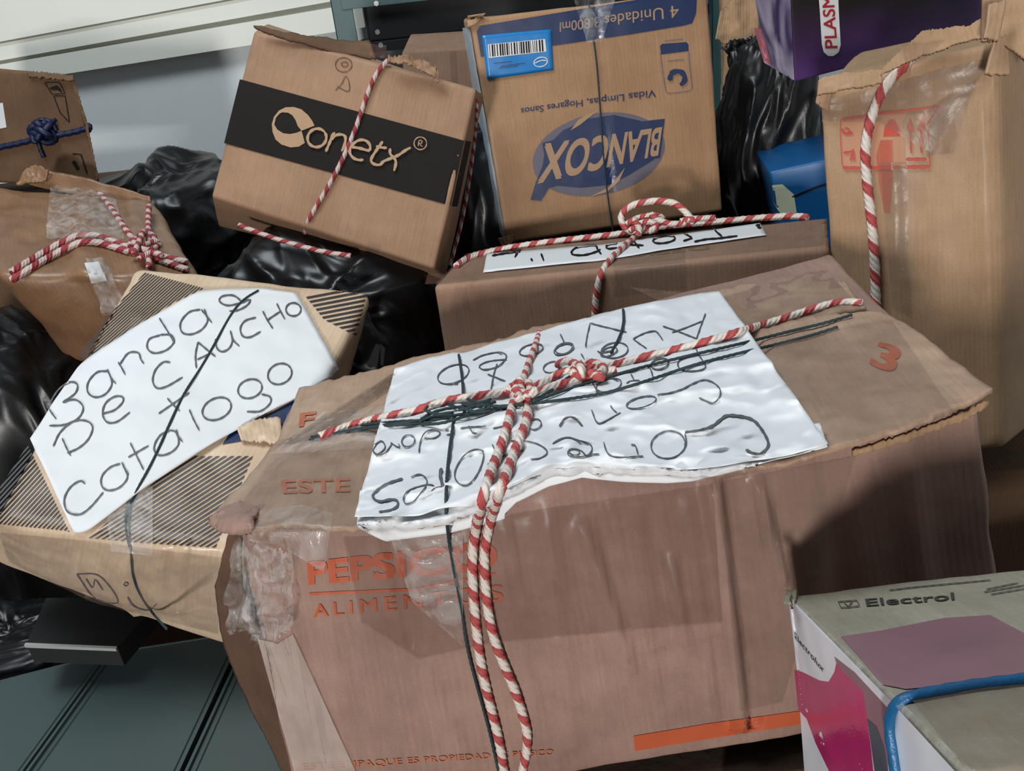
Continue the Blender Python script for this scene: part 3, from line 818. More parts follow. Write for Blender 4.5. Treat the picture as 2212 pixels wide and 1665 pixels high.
# ---- the carton with a black band and italic lettering
cc = hexc(lfd=(-.425, 1.362, -.286), rfd=(-.093, 1.251, -.401), rbd=(-.076, 1.36, -.44), lbd=(-.402, 1.466, -.336), lfu=(-.323, 1.431, -.069), rfu=(-.002, 1.327, -.168), rbu=(.021, 1.433, -.213), lbu=(-.305, 1.54, -.108))
for k_, q_ in dict(lfd=(456, 425, 1.35), rfd=(938, 582, 1.30), lfu=(550, 66, 1.317), rfu=(1030, 192, 1.267), rbd=(962, 606, 1.43), rbu=(1046, 205, 1.40), lbd=(470, 490, 1.50), lbu=(575, 48, 1.45)).items(): cc[k_] = np.array(P(*q_))
con = carton('cardboard_box', 'tilted brown cardboard box with a wide black band and pale italic lettering, on black bags', cc, K['con'], r=.006, amp=.0012, nf=12, seed=6, step=.007,
             creases=[('f', (575, 75), (482, 420), .003, -.0016), ('f', (1010, 190), (918, 560), .003, -.002)] + [('f', (640 + 62 * i_, 92 + 15 * i_), (548 + 62 * i_, 440 + 19 * i_), .0022, -.0012) for i_ in range(6)] + [
                      ('f', (490, 405), (925, 540), .004, .002)])
CE = con.e; Cf = S(con, 'f')
decal_poly('printed_band', [[(518, 171), (1003, 304), (973, 444), (484, 309)]], Cf, BLACKINK, CE, off=.0026)
decal_poly('printed_band', [[(1006, 304), (1018, 306), (988, 446), (976, 446)]], Surf([con.bvh]  , con.plane('r')), BLACKINK, CE)
Cf2 = Surf([con.bvh], con.plane('f'))
k3 = dict(o=(550, 200), k=.18083)
def q3(l): return [(550 + x * .18083, 200 + y * .18083) for x, y in l]
# swelling ring of the first letter
outer = [(215, 460), (205, 380), (230, 290), (290, 215), (370, 175), (470, 172), (560, 200), (640, 270), (690, 340), (715, 395), (560, 455)]
decal_poly('printed_logo', [q3([(715, 395), (690, 340), (640, 270), (560, 200), (470, 172), (370, 175), (330, 235), (400, 240), (450, 270), (490, 330), (515, 400), (560, 455)]),
                            q3([(370, 175), (290, 215), (230, 290), (205, 380), (235, 380), (255, 300), (300, 250), (330, 235)]),
                            q3([(205, 380), (215, 470), (250, 560), (320, 620), (430, 655), (530, 645), (600, 600), (560, 455), (500, 480), (420, 495), (340, 485), (270, 440), (235, 380)])], Cf2, TAN, CE, off=.0040)
strokes('printed_logo', [circ(745, 540, 115, 108, -35), [(850, 705), (895, 600), (930, 510), (960, 475)], [(905, 570), (970, 510), (1040, 500), (1085, 530), (1075, 620), (1040, 700)],
                         [(1145, 645), (1260, 665), (1370, 690), (1375, 620), (1320, 570), (1240, 570), (1160, 630), (1135, 710), (1180, 780), (1250, 805), (1300, 800)],
                         [(1530, 580), (1490, 640), (1420, 740), (1390, 810), (1430, 855), (1500, 860), (1540, 820), (1640, 780), (1720, 745), (1800, 690), (1865, 655)], [(1450, 640), (1520, 655), (1580, 660)],
                         [(1620, 665), (1620, 730), (1680, 800), (1685, 860), (1665, 935)]], Cf2, TAN, CE, w=6.0, off=.0040, **k3)
strokes('printed_logo', [circ(1980, 605, 76, 76), [(1955, 640), (1965, 570), (2000, 575), (1995, 605), (1965, 608), (2005, 645)]], Cf2, TAN, CE, w=2.2, off=.0040, **k3)
strokes('printed_mark', [circ(838, 375, 48, 42), circ(845, 372, 20, 15), [(790, 525), (830, 480), (850, 440), (870, 480), (865, 530), (800, 500)]], Cf2, K['dark'], CE, w=2, o=(430, 0), k=.3723)
# loose top flap and torn edge
patch('top_flap', [(548, 58), (640, 74), (720, 88), (800, 92)], [(556, 66), (640, 92), (720, 112), (812, 128)], ZSurf(lambda x, y: 1.30, (0, -.3, 1)), K['dark'], CE, off=0, nu=40, nv=5, thick=.003, wr=.003, wf=40, seed=61, jag=1)
patch('torn_edge', [(838, 122), (880, 124), (930, 140), (952, 158)], [(836, 134), (880, 142), (930, 166), (948, 176)], ZSurf(lambda x, y: 1.262, (0, -.8, .5)), K['con'], CE, off=.002, nu=44, nv=8, thick=.003, wr=.006, wf=60, wr2=.003, seed=62, jag=4)
patch('packing_tape', [(790, 95), (835, 100)], [(800, 122), (836, 128)], ZSurf(lambda x, y: 1.27, (0, -.6, .7)), TAPED, CE, off=.003, nu=12, nv=10, wr=.002, wf=60, seed=63)
for (a_, b_, s_) in (((800, 492), (818, 520), 64), ):
    patch('packing_tape', [(795, 520), (822, 528)], [(790, 540), (818, 548)], Cf2, TAPE, CE, off=.0015, nu=8, nv=8)

# ---- blue printed carton, upside down
blc = hexc(lfd=(.022, 1.415, -.429), rfd=(.385, 1.43, -.423), rbd=(.372, 1.642, -.445), lbd=(.003, 1.627, -.453), lfu=(-.006, 1.455, -.081), rfu=(.368, 1.466, -.078), rbu=(.363, 1.681, -.102), lbu=(-.006, 1.665, -.11))
for k_, q_ in dict(lfd=(1092, 526, 1.53), rfd=(1562, 456, 1.54), lfu=(1012, 42, 1.41), rfu=(1528, -20, 1.42), lbd=(1070, 482, 1.73), lbu=(1000, 40, 1.615), rbd=(1485, 423, 1.74), rbu=(1457, -1, 1.625)).items(): blc[k_] = np.array(P(*q_))
bla = carton('cardboard_box', 'upright brown cardboard box with upside down blue oval logo and bright blue label', blc, K['bla'], r=.006, amp=.0014, nf=10, seed=9, step=.008,
             creases=[('f', (1290, 20), (1330, 490), .003, -.002), ('f', (1092, 505), (1320, 425), .002, .0015), ('f', (1520, 60), (1545, 420), .006, .002)])
LE = bla.e; Lf = S(bla, 'f')
q = lambda l: [(980 + x * .4205, y * .4205) for x, y in l]
decal_poly('printed_band', [q([(118, 160), (135, 132), (330, 100), (600, 55), (900, 5), (1240, -45), (1250, -20), (1245, 70), (1225, 120), (1180, 132), (900, 178), (600, 222), (510, 235), (300, 262), (140, 292)])], Lf, NAVY, LE)
text('4 Unidades 3.800ml', q([(1158, 88), (545, 165), (545, 115), (1155, 25)]), Lf, TAN, LE, bold=.0, off=.0018)
lab = patch('blue_label', q([(145, 182), (320, 165), (500, 150)]), q([(172, 408), (340, 385), (512, 360)]), Lf, SKY, LE, off=.0022, nu=20, nv=12, thick=.0005, wr=.0004, wf=30, seed=71)
Lb = Surf([bv(lab)], bla.plane('f'))
decal_poly('barcode_panel', [q([(175, 228), (470, 200), (476, 265), (180, 298)])], Lb, WHITEP, lab, off=.0006)
rn = random.Random(3); bars = []; x = 182
while x < 462:
    w_ = rn.choice([3, 5, 8]); t0 = (x - 175) / 295
    bars.append(q([(x, 230 - 28 * t0), (x + w_, 230 - 28 * t0), (x + w_ + 4, 292 - 30 * t0), (x + 4, 292 - 30 * t0)])); x += w_ + rn.choice([4, 6, 9])
decal_poly('barcode_bars', bars, Lb, BLACKINK, lab, off=.0011)
strokes('label_print', [circ(447, 318, 36, 24, -15), [(415, 325), (450, 310), (480, 312)]], Lb, WHITEP, lab, w=2, off=.0008, o=(980, 0), k=.4205)
strokes('label_print', [[(205, 325), (300, 316)], [(230, 350), (330, 338)], [(240, 340), (370, 324)]], Lb, NAVY, lab, w=1.6, off=.0008, o=(980, 0), k=.4205)
patch('film_strip', [(1000, 60), (1016, 60)], [(1072, 490), (1094, 520)], Surf([bla.bvh], bla.plane('l')), plain('pale_film', lin((170, 184, 196)), .35, var=.15, bump=.3, bscale=40), LE, off=.002, nu=6, nv=50, wr=.0012, wf=40, seed=72)
text('Vidas Limpias, Hogares Sanos', q([(1040, 498), (346, 588), (345, 545), (1038, 448)]), Lf, NAVY, LE, bold=.012)
decal_poly('printed_logo', [q(circ(745, 792, 345, 208, -12, n=40))], Lf, NAVY2, LE, off=.0010)
decal_poly('printed_logo', [q([(450, 900), (470, 760), (560, 670), (690, 610), (820, 590), (960, 620), (1010, 650), (1030, 820), (900, 900), (800, 950), (650, 965), (500, 950)])], Lf, NAVY, LE, off=.0016)
decal_poly('printed_logo', [q([(455, 735), (540, 712), (700, 690), (830, 665), (950, 625), (1085, 610), (1060, 810), (940, 830), (800, 900), (650, 930), (560, 945), (490, 965), (450, 1032), (395, 1026), (420, 940), (470, 820)])], Lf, NAVY, LE, off=.0022)
text('BLANCOX', q([(1050, 800), (425, 948), (470, 735), (1072, 650)]), Lf, TAN, LE, bold=.03, off=.0030)
decal_poly('printed_swoosh', [q([(600, 670), (640, 615), (690, 585), (748, 562), (700, 600), (650, 640)])], Lf, TAN, LE, off=.0030)
decal_poly('printed_swoosh', [q([(880, 860), (850, 930), (790, 985), (700, 1010), (790, 965), (830, 925)])], Lf, TAN, LE, off=.0030)
decal_poly('printed_icon', [q([(1060, 235), (1072, 225), (1195, 216), (1206, 228), (1207, 262), (1065, 280)])], Lf, NAVY, LE)
strokes('printed_icon', [[(1062, 270), (1075, 380), (1090, 470), (1105, 480), (1150, 476), (1215, 466), (1225, 450), (1215, 360), (1207, 262)], [(1100, 315), (1150, 308), (1185, 306)], [(1080, 212), (1130, 205), (1180, 200)]], Lf, NAVY2, LE, w=1.8, o=(980, 0), k=.4205, sm=False)
strokes('printed_icon', [(circ(1150, 402, 38, 36, 0, -200, 70), 11), ([(1110, 380), (1125, 365), (1150, 362)], 6)], Lf, NAVY, LE, w=9, off=.0016, o=(980, 0), k=.4205)
patch('packing_tape', [(1240, 0), (1330, -5)], [(1268, 92), (1300, 90)], Lf, CLEAR, LE, off=.0035, nu=16, nv=16, wr=.002, wf=60, seed=73)
patch('crushed_corner', [(1075, 515), (1110, 505)], [(1085, 535), (1105, 530)], Surf([bla.bvh], bla.plane('f')), K['raw'], LE, off=.003, nu=10, nv=8, thick=.002, wr=.003, wf=90, seed=74)
patch('crushed_corner', [(1010, 34), (1050, 28)], [(1012, 62), (1030, 50)], Surf([bla.bvh], bla.plane('f')), K['raw'], LE, off=.003, nu=10, nv=8, thick=.002, wr=.003, wf=90, seed=75)

# ---- long carton with the taped paper strip
trc = {k_: np.array(P(*q_)) for k_, q_ in dict(lfu=(935, 617, 1.24), rfu=(1792, 536, 1.09), rbu=(1788, 470, 1.225), lbu=(1003, 545, 1.39)).items()}
for k_ in ('lf', 'rf', 'rb', 'lb'): trc[k_ + 'd'] = trc[k_ + 'u'] + np.array([.006, -.015, -.285])
tro = carton('cardboard_box', 'long plain brown cardboard box behind the front one, paper strip taped along its top', trc, K['tro'], r=.008, amp=.0012, nf=9, seed=14, step=.008,
             creases=[('f', (975, 640), (990, 770), .003, .002), ('f', (1325, 585), (1335, 680), .006, .002)])
TE = tro.e; Tu = S(tro, 'u'); Tf = S(tro, 'f')
patch('packing_tape', [(1003, 549), (1400, 508), (1786, 472)], [(940, 614), (1400, 566), (1790, 528)], Tu, TAPE, TE, off=.001, nu=60, nv=12, wr=.0003, wf=30, seed=81)
patch('packing_tape', [(1325, 560), (1480, 545)], [(1325, 640), (1480, 620)], Tf, TAPE, TE, off=.001, nu=12, nv=12, seed=82)
patch('tape_end', [(925, 590), (960, 592)], [(918, 614), (955, 612)], ZSurf(lambda x, y: 1.245, (0, -.5, .8)), TAPED, TE, off=0, nu=8, nv=6, wr=.001, wf=60)
text('DELICADO', [(1530, 528), (1212, 562), (1210, 572), (1532, 538)], Tu, plain('olive_print', lin((110, 88, 50)), .6), TE, bold=.02)
tsheet = patch('paper_strip', [(1052, 548), (1300, 528), (1480, 505), (1642, 482)], [(1044, 588), (1300, 562), (1500, 530), (1655, 508)], Tu, PAPER, None, off=.0035, nu=60, nv=8, thick=.0004, wr=.0008, wf=20, seed=83)
tag(tsheet, 'narrow white paper strip with upside down black handwriting, taped on the long box', 'paper strip')
Tp = Surf([bv(tsheet)], tro.plane('u'))
strokes('handwriting', [[(845, 215), (855, 245), (880, 280)], [(850, 218), (790, 222), (710, 235), (675, 270), (700, 285), (770, 285), (850, 262), (875, 245)],
                        [(990, 205), (930, 215), (912, 232), (935, 243), (990, 235)], [(1090, 150), (1120, 170), (1060, 215), (1025, 232)], [(1085, 165), (1140, 240)], [(1075, 215), (1170, 220)],
                        circ(1310, 180, 78, 24, -8), [(1440, 132), (1490, 162), (1500, 170), (1440, 190)], [(1515, 195), (1600, 178), (1680, 172), (1810, 155)], [(1645, 92), (1665, 125), (1705, 158)],
                        [(400, 308), (412, 328)], [(470, 275), (488, 325)], [(310, 268), (290, 302)], [(135, 290), (220, 275), (330, 262)], [(150, 280), (260, 262), (340, 252)], [(1935, 85), (1965, 80), (1950, 100), (1975, 98)]],
        Tp, BLACKINK, tsheet, w=4.2, o=(1020, 460), k=.31646)

# ---- tall carton at the right
tc_ = {k_: np.array(P(*q_)) for k_, q_ in dict(lfu=(1768, 190, 1.05), rfu=(2156, 88, .955), lfd=(1822, 1010, 1.19), rfd=(2170, 968, 1.085)).items()}
bk = np.array([.15, .26, 0])
for a_, b_ in (('lbu', 'lfu'), ('rbu', 'rfu'), ('lbd', 'lfd'), ('rbd', 'rfd')): tc_[a_] = tc_[b_] + bk
for k_ in ('rbu', 'rbd'): tc_[k_] = tc_[k_.replace('b', 'f')] + np.array([.26, .18, .01])
tall = carton('cardboard_box', 'tall tan cardboard box at right with red arrow symbols and a torn taped top', tc_, K['tall'], r=.010, amp=.0022, nf=9, seed=17, step=.007,
              creases=[('f', (1925, 300), (1960, 960), .010, .003), ('f', (1780, 265), (2130, 180), .006, -.002), ('f', (2120, 230), (2150, 940), .008, .004)])
GE = tall.e; Gf = S(tall, 'f')
k4 = dict(o=(1780, 200), k=.13562)
q4 = lambda l: [(1780 + x * .13562, 200 + y * .13562) for x, y in l]
decal_poly('printed_panel', [q4([(280, 430), (850, 340), (1340, 300), (1250, 470), (1290, 740), (1300, 1180), (300, 1200)])], Gf, plain('pinkish_print_wash', lin((178, 128, 98)), .7), GE, off=.0010)
strokes('printed_symbols', [([(285, 430), (600, 385), (850, 335), (1100, 310), (1300, 290), (1860, 220)], 6), ([(1850, 225), (1700, 420), (1640, 520)], 3), ([(270, 430), (260, 700), (290, 1180)], 2),
                            ([(300, 1200), (600, 1205), (1100, 1195), (1220, 1190)], 7), ([(1280, 1190), (1690, 1185)], 8), ([(1310, 1065), (1640, 1065)], 7), ([(1380, 600), (1390, 970)], 5), ([(1545, 600), (1555, 970)], 5), ([(1660, 600), (1690, 1180)], 3),
                            ([(290, 580), (330, 660), (460, 640)], 6), ([(330, 560), (420, 600)], 4), ([(310, 960), (470, 940), (480, 1080)], 5), ([(470, 900), (420, 1090)], 4)], Gf, REDP, GE, w=5, off=.0018, sm=False, **k4)
decal_poly('printed_symbols', [q4([(1300, 605), (1380, 400), (1430, 580), (1440, 605)]), q4([(1480, 590), (1590, 330), (1610, 580), (1600, 600)]), q4([(945, 700), (960, 560), (1050, 420), (1130, 430), (1190, 560), (1215, 690)])], Gf, REDP, GE, off=.0018)
decal_poly('red_smear', [q4([(900, 760), (1090, 750), (1100, 1100), (1080, 1500), (1040, 1900), (960, 1900), (870, 1400), (830, 1000)])], Gf, plain('red_smear_print', lin((168, 84, 62)), .6, var=.25), GE, off=.0014)
patch('packing_tape', [(1790, 215), (1960, 170), (2150, 120)], [(1776, 262), (1900, 265), (2010, 330)], Gf, TAPE, GE, off=.0026, nu=30, nv=16, wr=.0012, wf=50, seed=91, jag=2)
patch('packing_tape', [(2010, 230), (2110, 170)], [(2000, 340), (2060, 330)], Gf, TAPED, GE, off=.0022, nu=20, nv=16, wr=.001, wf=50, seed=92)
patch('packing_tape', [(1900, 350), (1960, 350)], [(1925, 660), (1965, 680)], Gf, TAPE, GE, off=.0024, nu=12, nv=30, wr=.001, wf=50, seed=93)
Gt = ZSurf(lambda x, y: 1.035 - (x - 1768) * .00025, (0, -.8, .6))
patch('torn_flap', [(1905, 148), (1990, 70), (2022, 66), (2085, 62), (2125, 40)], [(1900, 165), (1990, 122), (2040, 108), (2085, 96), (2140, 82)], Gt, K['raw'], GE, off=.004, nu=80, nv=20, thick=.004, wr=.006, wf=24, wr2=0, seed=94, jag=2)
patch('torn_flap', [(1768, 172), (1800, 162), (1850, 158), (1905, 150)], [(1766, 205), (1800, 200), (1850, 192), (1905, 180)], Gt, K['tall'], GE, off=.004, nu=40, nv=10, thick=.003, wr=.004, wf=28, seed=95, jag=2)
patch('torn_flap', [(2120, 0), (2150, -20), (2230, -30)], [(2122, 86), (2150, 92), (2230, 150)], Gt, K['raw'], GE, off=.010, nu=30, nv=30, thick=.004, wr=.007, wf=20, seed=96, jag=2)
patch('torn_flap', [(2138, 8), (2172, 5)], [(2126, 82), (2156, 88)], ZSurf(lambda x, y: .905, (0, -.9, .4)), K['tall'], GE, off=.004, nu=14, nv=24, thick=.005, wr=.002, wf=40, seed=97, jag=2)
patch('torn_flap', [(2150, 82), (2178, 80)], [(2130, 160), (2180, 162)], ZSurf(lambda x, y: .925, (0, -.9, .4)), K['tall'], GE, off=.002, nu=14, nv=20, thick=.005, wr=.002, wf=40, seed=98, jag=3)
patch('packing_tape', [(1945, 100), (2040, 90)], [(1960, 150), (2000, 130)], ZSurf(lambda x, y: .96, (0, -.7, .7)), TAPED, GE, off=.004, nu=20, nv=12, wr=.003, wf=60, seed=99)
patch('crushed_corner', [(1768, 185), (1800, 180)], [(1762, 222), (1790, 240)], Surf([tall.bvh], tall.plane('f')), K['raw'], GE, off=.004, nu=14, nv=12, thick=.003, wr=.004, wf=40, seed=100, jag=1.5)
for i, (a_, b_) in enumerate((((1866, 95), (1905, 130)), ((1890, 120), (1925, 160)))): pass

# ---- purple carton on top
def purple_mat():
    t = NT('purple_gradient_print'); uv = t.n('ShaderNodeUVMap'); sx = t.n('ShaderNodeSeparateXYZ'); t.l(uv.outputs[0], sx.inputs[0])
    tc = t.n('ShaderNodeTexCoord'); nz = t.n('ShaderNodeTexNoise', Scale=5.0, Detail=2.0); t.l(tc.outputs['Object'], nz.inputs['Vector'])
    mr = t.n('ShaderNodeMapRange'); mr.inputs['From Min'].default_value = 0; mr.inputs['From Max'].default_value = .20; t.l(sx.outputs[1], mr.inputs['Value'])
    ad = t.n('ShaderNodeMath', operation='MULTIPLY_ADD'); t.l(nz.outputs['Fac'], ad.inputs[0]); ad.inputs[1].default_value = .5; t.l(mr.outputs[0], ad.inputs[2])
    rp = t.n('ShaderNodeValToRGB'); e = rp.color_ramp.elements; e[0].position = .22; e[0].color = lin((84, 54, 112)); e[1].position = .72; e[1].color = lin((12, 9, 13))
    m = e.new(.5); m.color = lin((50, 28, 64)); t.l(ad.outputs[0], rp.inputs[0]); t.l(rp.outputs[0], t.b.inputs['Base Color'])
    t.b.inputs['Roughness'].default_value = .35; return t.m
def violet_mat():
    t = NT('violet_streak_print'); tc = t.n('ShaderNodeTexCoord'); nz = t.n('ShaderNodeTexNoise', Scale=9.0, Detail=2.0, Distortion=.8); t.l(tc.outputs['Object'], nz.inputs['Vector'])
    rp = t.n('ShaderNodeValToRGB'); e = rp.color_ramp.elements; e[0].position = .35; e[0].color = lin((66, 50, 96)); e[1].position = .66; e[1].color = lin((196, 184, 206))
    t.l(nz.outputs['Fac'], rp.inputs[0]); t.l(rp.outputs[0], t.b.inputs['Base Color']); t.b.inputs['Roughness'].default_value = .35; return t.m
PM = purple_mat(); VM = violet_mat()
puc = hexc(lfd=(.495, 1.426, -.224), rfd=(.785, 1.421, -.181), rbd=(.785, 1.619, -.161), lbd=(.498, 1.623, -.205), lfu=(.472, 1.404, -.029), rfu=(.756, 1.4, .015), rbu=(.756, 1.597, .037), lbu=(.467, 1.602, -.006))
for k_, q_ in dict(lfd=(1717, 177, 1.38), rfd=(2128, 68, 1.357), lbd=(1655, 140, 1.52), lfu=(1700, -123, 1.274), lbu=(1612, -110, 1.44)).items(): puc[k_] = np.array(P(*q_))
pur = carton('purple_box', 'glossy purple and black printed carton high at right with a white pill shaped label', puc, PM, r=.003, amp=.0006, nf=6, seed=19, step=.012)
UE = pur.e; Uf = S(pur, 'f'); Ul = S(pur, 'l')
patch('printed_side', [(1628, -20), (1706, -30)], [(1655, 138), (1716, 174)], Ul, VM, UE, off=.0012, nu=16, nv=30, seed=111)
patch('pink_edge', [(1628, 60), (1645, 62)], [(1650, 135), (1668, 145)], Ul, plain('pink_print', lin((190, 110, 120)), .5, var=.2), UE, off=.0020, nu=6, nv=12)
q5 = lambda l: [(1500 + x * .4203, y * .4203) for x, y in l]
decal_poly('white_pill_label', [q5([(630, -120), (735, -130), (742, 60), (752, 230), (742, 268), (715, 288), (688, 288), (665, 268), (655, 230), (645, 60)])], Uf, WHITEP, UE, off=.0016)
text('PLASMA', q5([(672, 250), (650, -90), (712, -95), (737, 248)]), Uf, plain('crimson_print', lin((150, 24, 36)), .5), UE, bold=.02, off=.0026)

# ---- grey-white carton at bottom right
ec = hexc(lfd=(.182, .19, -.512), rfd=(.398, .185, -.508), rbd=(.406, .436, -.617), lbd=(.19, .441, -.62), lfu=(.181, .264, -.342), rfu=(.397, .259, -.338), rbu=(.404, .51, -.447), lbu=(.188, .515, -.451))
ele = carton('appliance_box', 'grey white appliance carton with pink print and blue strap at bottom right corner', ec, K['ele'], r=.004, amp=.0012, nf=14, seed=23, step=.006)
XE = ele.e; Xu = S(ele, 'u'); Xl = S(ele, 'l')
MAG = plain('magenta_print', lin((176, 34, 100)), .25, var=.2, coat=.5); MAUVE = plain('mauve_print', lin((132, 97, 106)), .5, var=.16, coat=.2)
DKG = plain('dark_grey_print', lin((60, 60, 56)), .6)
decal_poly('printed_panel', [[(1816, 1374), (1900, 1362), (2041, 1334), (2139, 1328), (2212, 1367), (2300, 1400), (2300, 1450), (2212, 1462), (1957, 1488), (1905, 1478), (1862, 1425)]], Xu, MAUVE, XE, off=.0012)
text('Electrol', [(1868, 1293), (2060, 1279), (2062, 1295), (1872, 1309)], Xu, DKG, XE, bold=.015, off=.0012)
strokes('printed_mark', [[(1810, 1299), (1850, 1296), (1857, 1308), (1817, 1312), (1810, 1299)], [(1822, 1300), (1832, 1309), (1842, 1298)]], Xu, DKG, XE, w=2, sm=False)
strokes('printed_mark', [[(1920, 1274), (1990, 1266), (2140, 1252)], [(2125, 1278), (2220, 1262)], [(2140, 1283), (2240, 1266)], [(2130, 1272), (2200, 1258)]], Xu, DKG, XE, w=1.8)
WH = plain('white_gloss_print', lin((214, 214, 220)), .3, var=.04, coat=.3)
patch('printed_side', [(1703, 1295), (1722, 1450), (1740, 1700)], [(1708, 1292), (1930, 1520), (2085, 1690)], Xl, WH, XE, off=.0010, nu=40, nv=30)
zx = lambda l: [(1650 + x * .2793, 1200 + y * .2793) for x, y in l]
decal_poly('printed_shape', [zx([(235, 880), (300, 900), (430, 965), (500, 975), (545, 900), (560, 830), (620, 900), (770, 1060), (800, 1260), (830, 1500), (850, 1700), (520, 1700), (400, 1450), (330, 1260), (265, 1190)])], Xl, MAG, XE, off=.0018)
decal_poly('printed_shape', [zx([(560, 830), (545, 780), (700, 900), (960, 1180), (940, 1300), (960, 1450), (960, 1700), (870, 1700), (800, 1260), (770, 1060), (640, 920)])], Xl, MAUVE, XE, off=.0019)
decal_poly('printed_shape', [zx([(800, 1260), (870, 1320), (930, 1480), (960, 1700), (860, 1700)])], Xl, plain('slate_print', lin((70, 76, 88)), .4), XE, off=.0023)
text('Electrolux', zx([(235, 590), (470, 870), (455, 900), (240, 640)]), Xl, DKG, XE, bold=.01, off=.0020)
patch('edge_tape', [(1700, 1290), (1705, 1284)], [(2080, 1668), (2100, 1664)], Surf([ele.bvh], ele.plane('u')), CLEAR, XE, off=.002, nu=6, nv=50, wr=.0008, wf=80)
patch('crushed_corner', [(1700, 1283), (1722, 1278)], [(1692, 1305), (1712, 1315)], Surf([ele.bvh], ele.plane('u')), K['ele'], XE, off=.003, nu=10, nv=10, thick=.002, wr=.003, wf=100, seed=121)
patch('packing_tape', [(1960, 1500), (2300, 1455)], [(2110, 1690), (2400, 1690)], Xu, TAPE, XE, off=.0014, nu=30, nv=20, wr=.0006, wf=40, seed=122)
o = tube('blue_strap', lay([(2330, 1448), (2212, 1466), (2100, 1480), (1985, 1500), (1942, 1513), (1924, 1535), (1922, 1580), (1932, 1640), (1940, 1720)], Surf([ele.bvh], ele.plane('u')),   .003, sm=3), .0031, BLUEROPE, pitch=.04, lob=.05)
tag(o, 'blue plastic cord tied around the appliance carton at bottom right', 'cord')

# ---- cartons at the left edge and behind
c_ = {k_: np.array(P(*q_)) for k_, q_ in dict(rfu=(160, 163, 1.55), rfd=(216, 402, 1.64), lfu=(-200, 135, 1.548), lfd=(-160, 392, 1.64)).items()}
for a_, b_ in (('lbu', 'lfu'), ('rbu', 'rfu'), ('lbd', 'lfd'), ('rbd', 'rfd')): c_[a_] = c_[b_] + np.array([-.16, .24, -.01])
tl = carton('cardboard_box', 'brown cardboard box with shade in its colour at upper left edge tied with navy raffia', c_, K['dark'], r=.006, amp=.002, nf=12, seed=27, step=.008, creases=[('f', (60, 165), (100, 400), .004, -.003)])
AE = tl.e; Af = S(tl, 'f')
z7 = lambda l: [(x * .15614, 140 + y * .15614) for x, y in l]
strokes('printed_mark', [([(620, 245), (820, 240), (900, 400), (720, 410), (620, 245)], 2), ([(740, 430), (900, 430), (960, 800), (830, 660), (740, 430)], 2), ([(1000, 1230), (1120, 1240), (1200, 1500)], 3), ([(1010, 1330), (1080, 1440)], 8)], Af, BLACKINK, AE, w=2, o=(0, 140), k=.15614, sm=False)
decal_poly('printed_mark', [z7([(680, 320), (780, 280), (830, 320), (870, 400), (800, 350), (720, 350)])], Af, BLACKINK, AE)
decal_poly('white_sticker_and_glint', [[(-20, 225), (6, 222), (14, 275), (-20, 282)]], Af, WHITEP, AE)
patch('torn_edge', [(60, 156), (100, 158), (158, 163)], [(62, 166), (100, 170), (160, 174)], ZSurf(lambda x, y: 1.548, (0, -.8, .5)), K['dark'], AE, off=.001, nu=30, nv=5, thick=.003, wr=.003, wf=80, jag=3)
patch('torn_edge', [(160, 170), (190, 270), (214, 390)], [(152, 172), (184, 272), (208, 392)], ZSurf(lambda x, y: 1.55 + (y - 163) * .0003, (.3, -.9, .1)), K['dark'], AE, off=.002, nu=50, nv=4, thick=.003, wr=.003, wf=90, jag=2.5)
raf = Surf([tl.bvh], tl.plane('f'))
knot_c = raf.hit(98, 285)
o = tube('navy_raffia', lay([(-60, 330), (0, 318), (50, 308), (92, 296), (140, 290), (175, 282), (196, 274)], raf, .004), .005, NAVYROPE, pitch=.05, lob=.2)
tag(o, 'dark blue raffia cord tied round the box at upper left edge', 'cord')
knot('raffia_knot', knot_c[0] + knot_c[1] * .008, .022, .0055, NAVYROPE, o, turns=5, seed=5, flat=.9)
for l_ in ([(80, 290), (85, 320), (95, 340)], [(100, 285), (112, 262), (120, 258)], [(70, 285), (62, 262), (85, 256), (118, 258), (122, 282)], [(185, 270), (192, 262), (200, 280), (188, 286)]):
    tube('raffia_strand', lay(l_, raf, .004), .0035, NAVYROPE, o, lob=.2)

c_ = {k_: np.array(P(*q_)) for k_, q_ in dict(lfd=(150, 785, 1.38), rfd=(480, 800, 1.40), rbd=(430, 640, 1.63), lbd=(120, 620, 1.63), lfu=(-12, 592, 1.265), rfu=(434, 598, 1.31), rbu=(328, 428, 1.53), lbu=(-15, 402, 1.52)).items()}
ml = carton('cardboard_box', 'crumpled brown box at left wrapped in shiny tape and doubled red rope', c_, K['mid'], r=.014, amp=.005, nf=12, seed=31, step=.008,
            creases=[('u', (195, 470), (185, 600), .02, .012), ('u', (60, 520), (300, 500), .015, -.006), ('u', (290, 440), (300, 600), .012, .006), ('f', (200, 600), (290, 720), .012, .005)], bulge={'f': .012, 'u': .01})
DE = ml.e; Du = S(ml, 'u'); Df = S(ml, 'f')
patch('torn_flap', [(60, 366), (80, 360), (110, 372)], [(38, 402), (62, 398), (100, 392)], ZSurf(lambda x, y: 1.505, (0, -.7, .7)), K['mid'], DE, off=.002, nu=20, nv=12, thick=.004, wr=.006, wf=50, wr2=.004, seed=131, jag=2)
patch('torn_flap', [(72, 362), (180, 385), (325, 425)], [(60, 398), (180, 425), (328, 440)], ZSurf(lambda x, y: 1.52, (0, -.6, .8)), K['mid'], DE, off=.0, nu=40, nv=8, thick=.003, wr=.004, wf=30, seed=132)
patch('packing_tape', [(110, 400), (250, 430)], [(100, 520), (270, 520)], Du, CLEAR, DE, off=.004, nu=30, nv=24, wr=.004, wf=50, seed=133, wr2=.004)
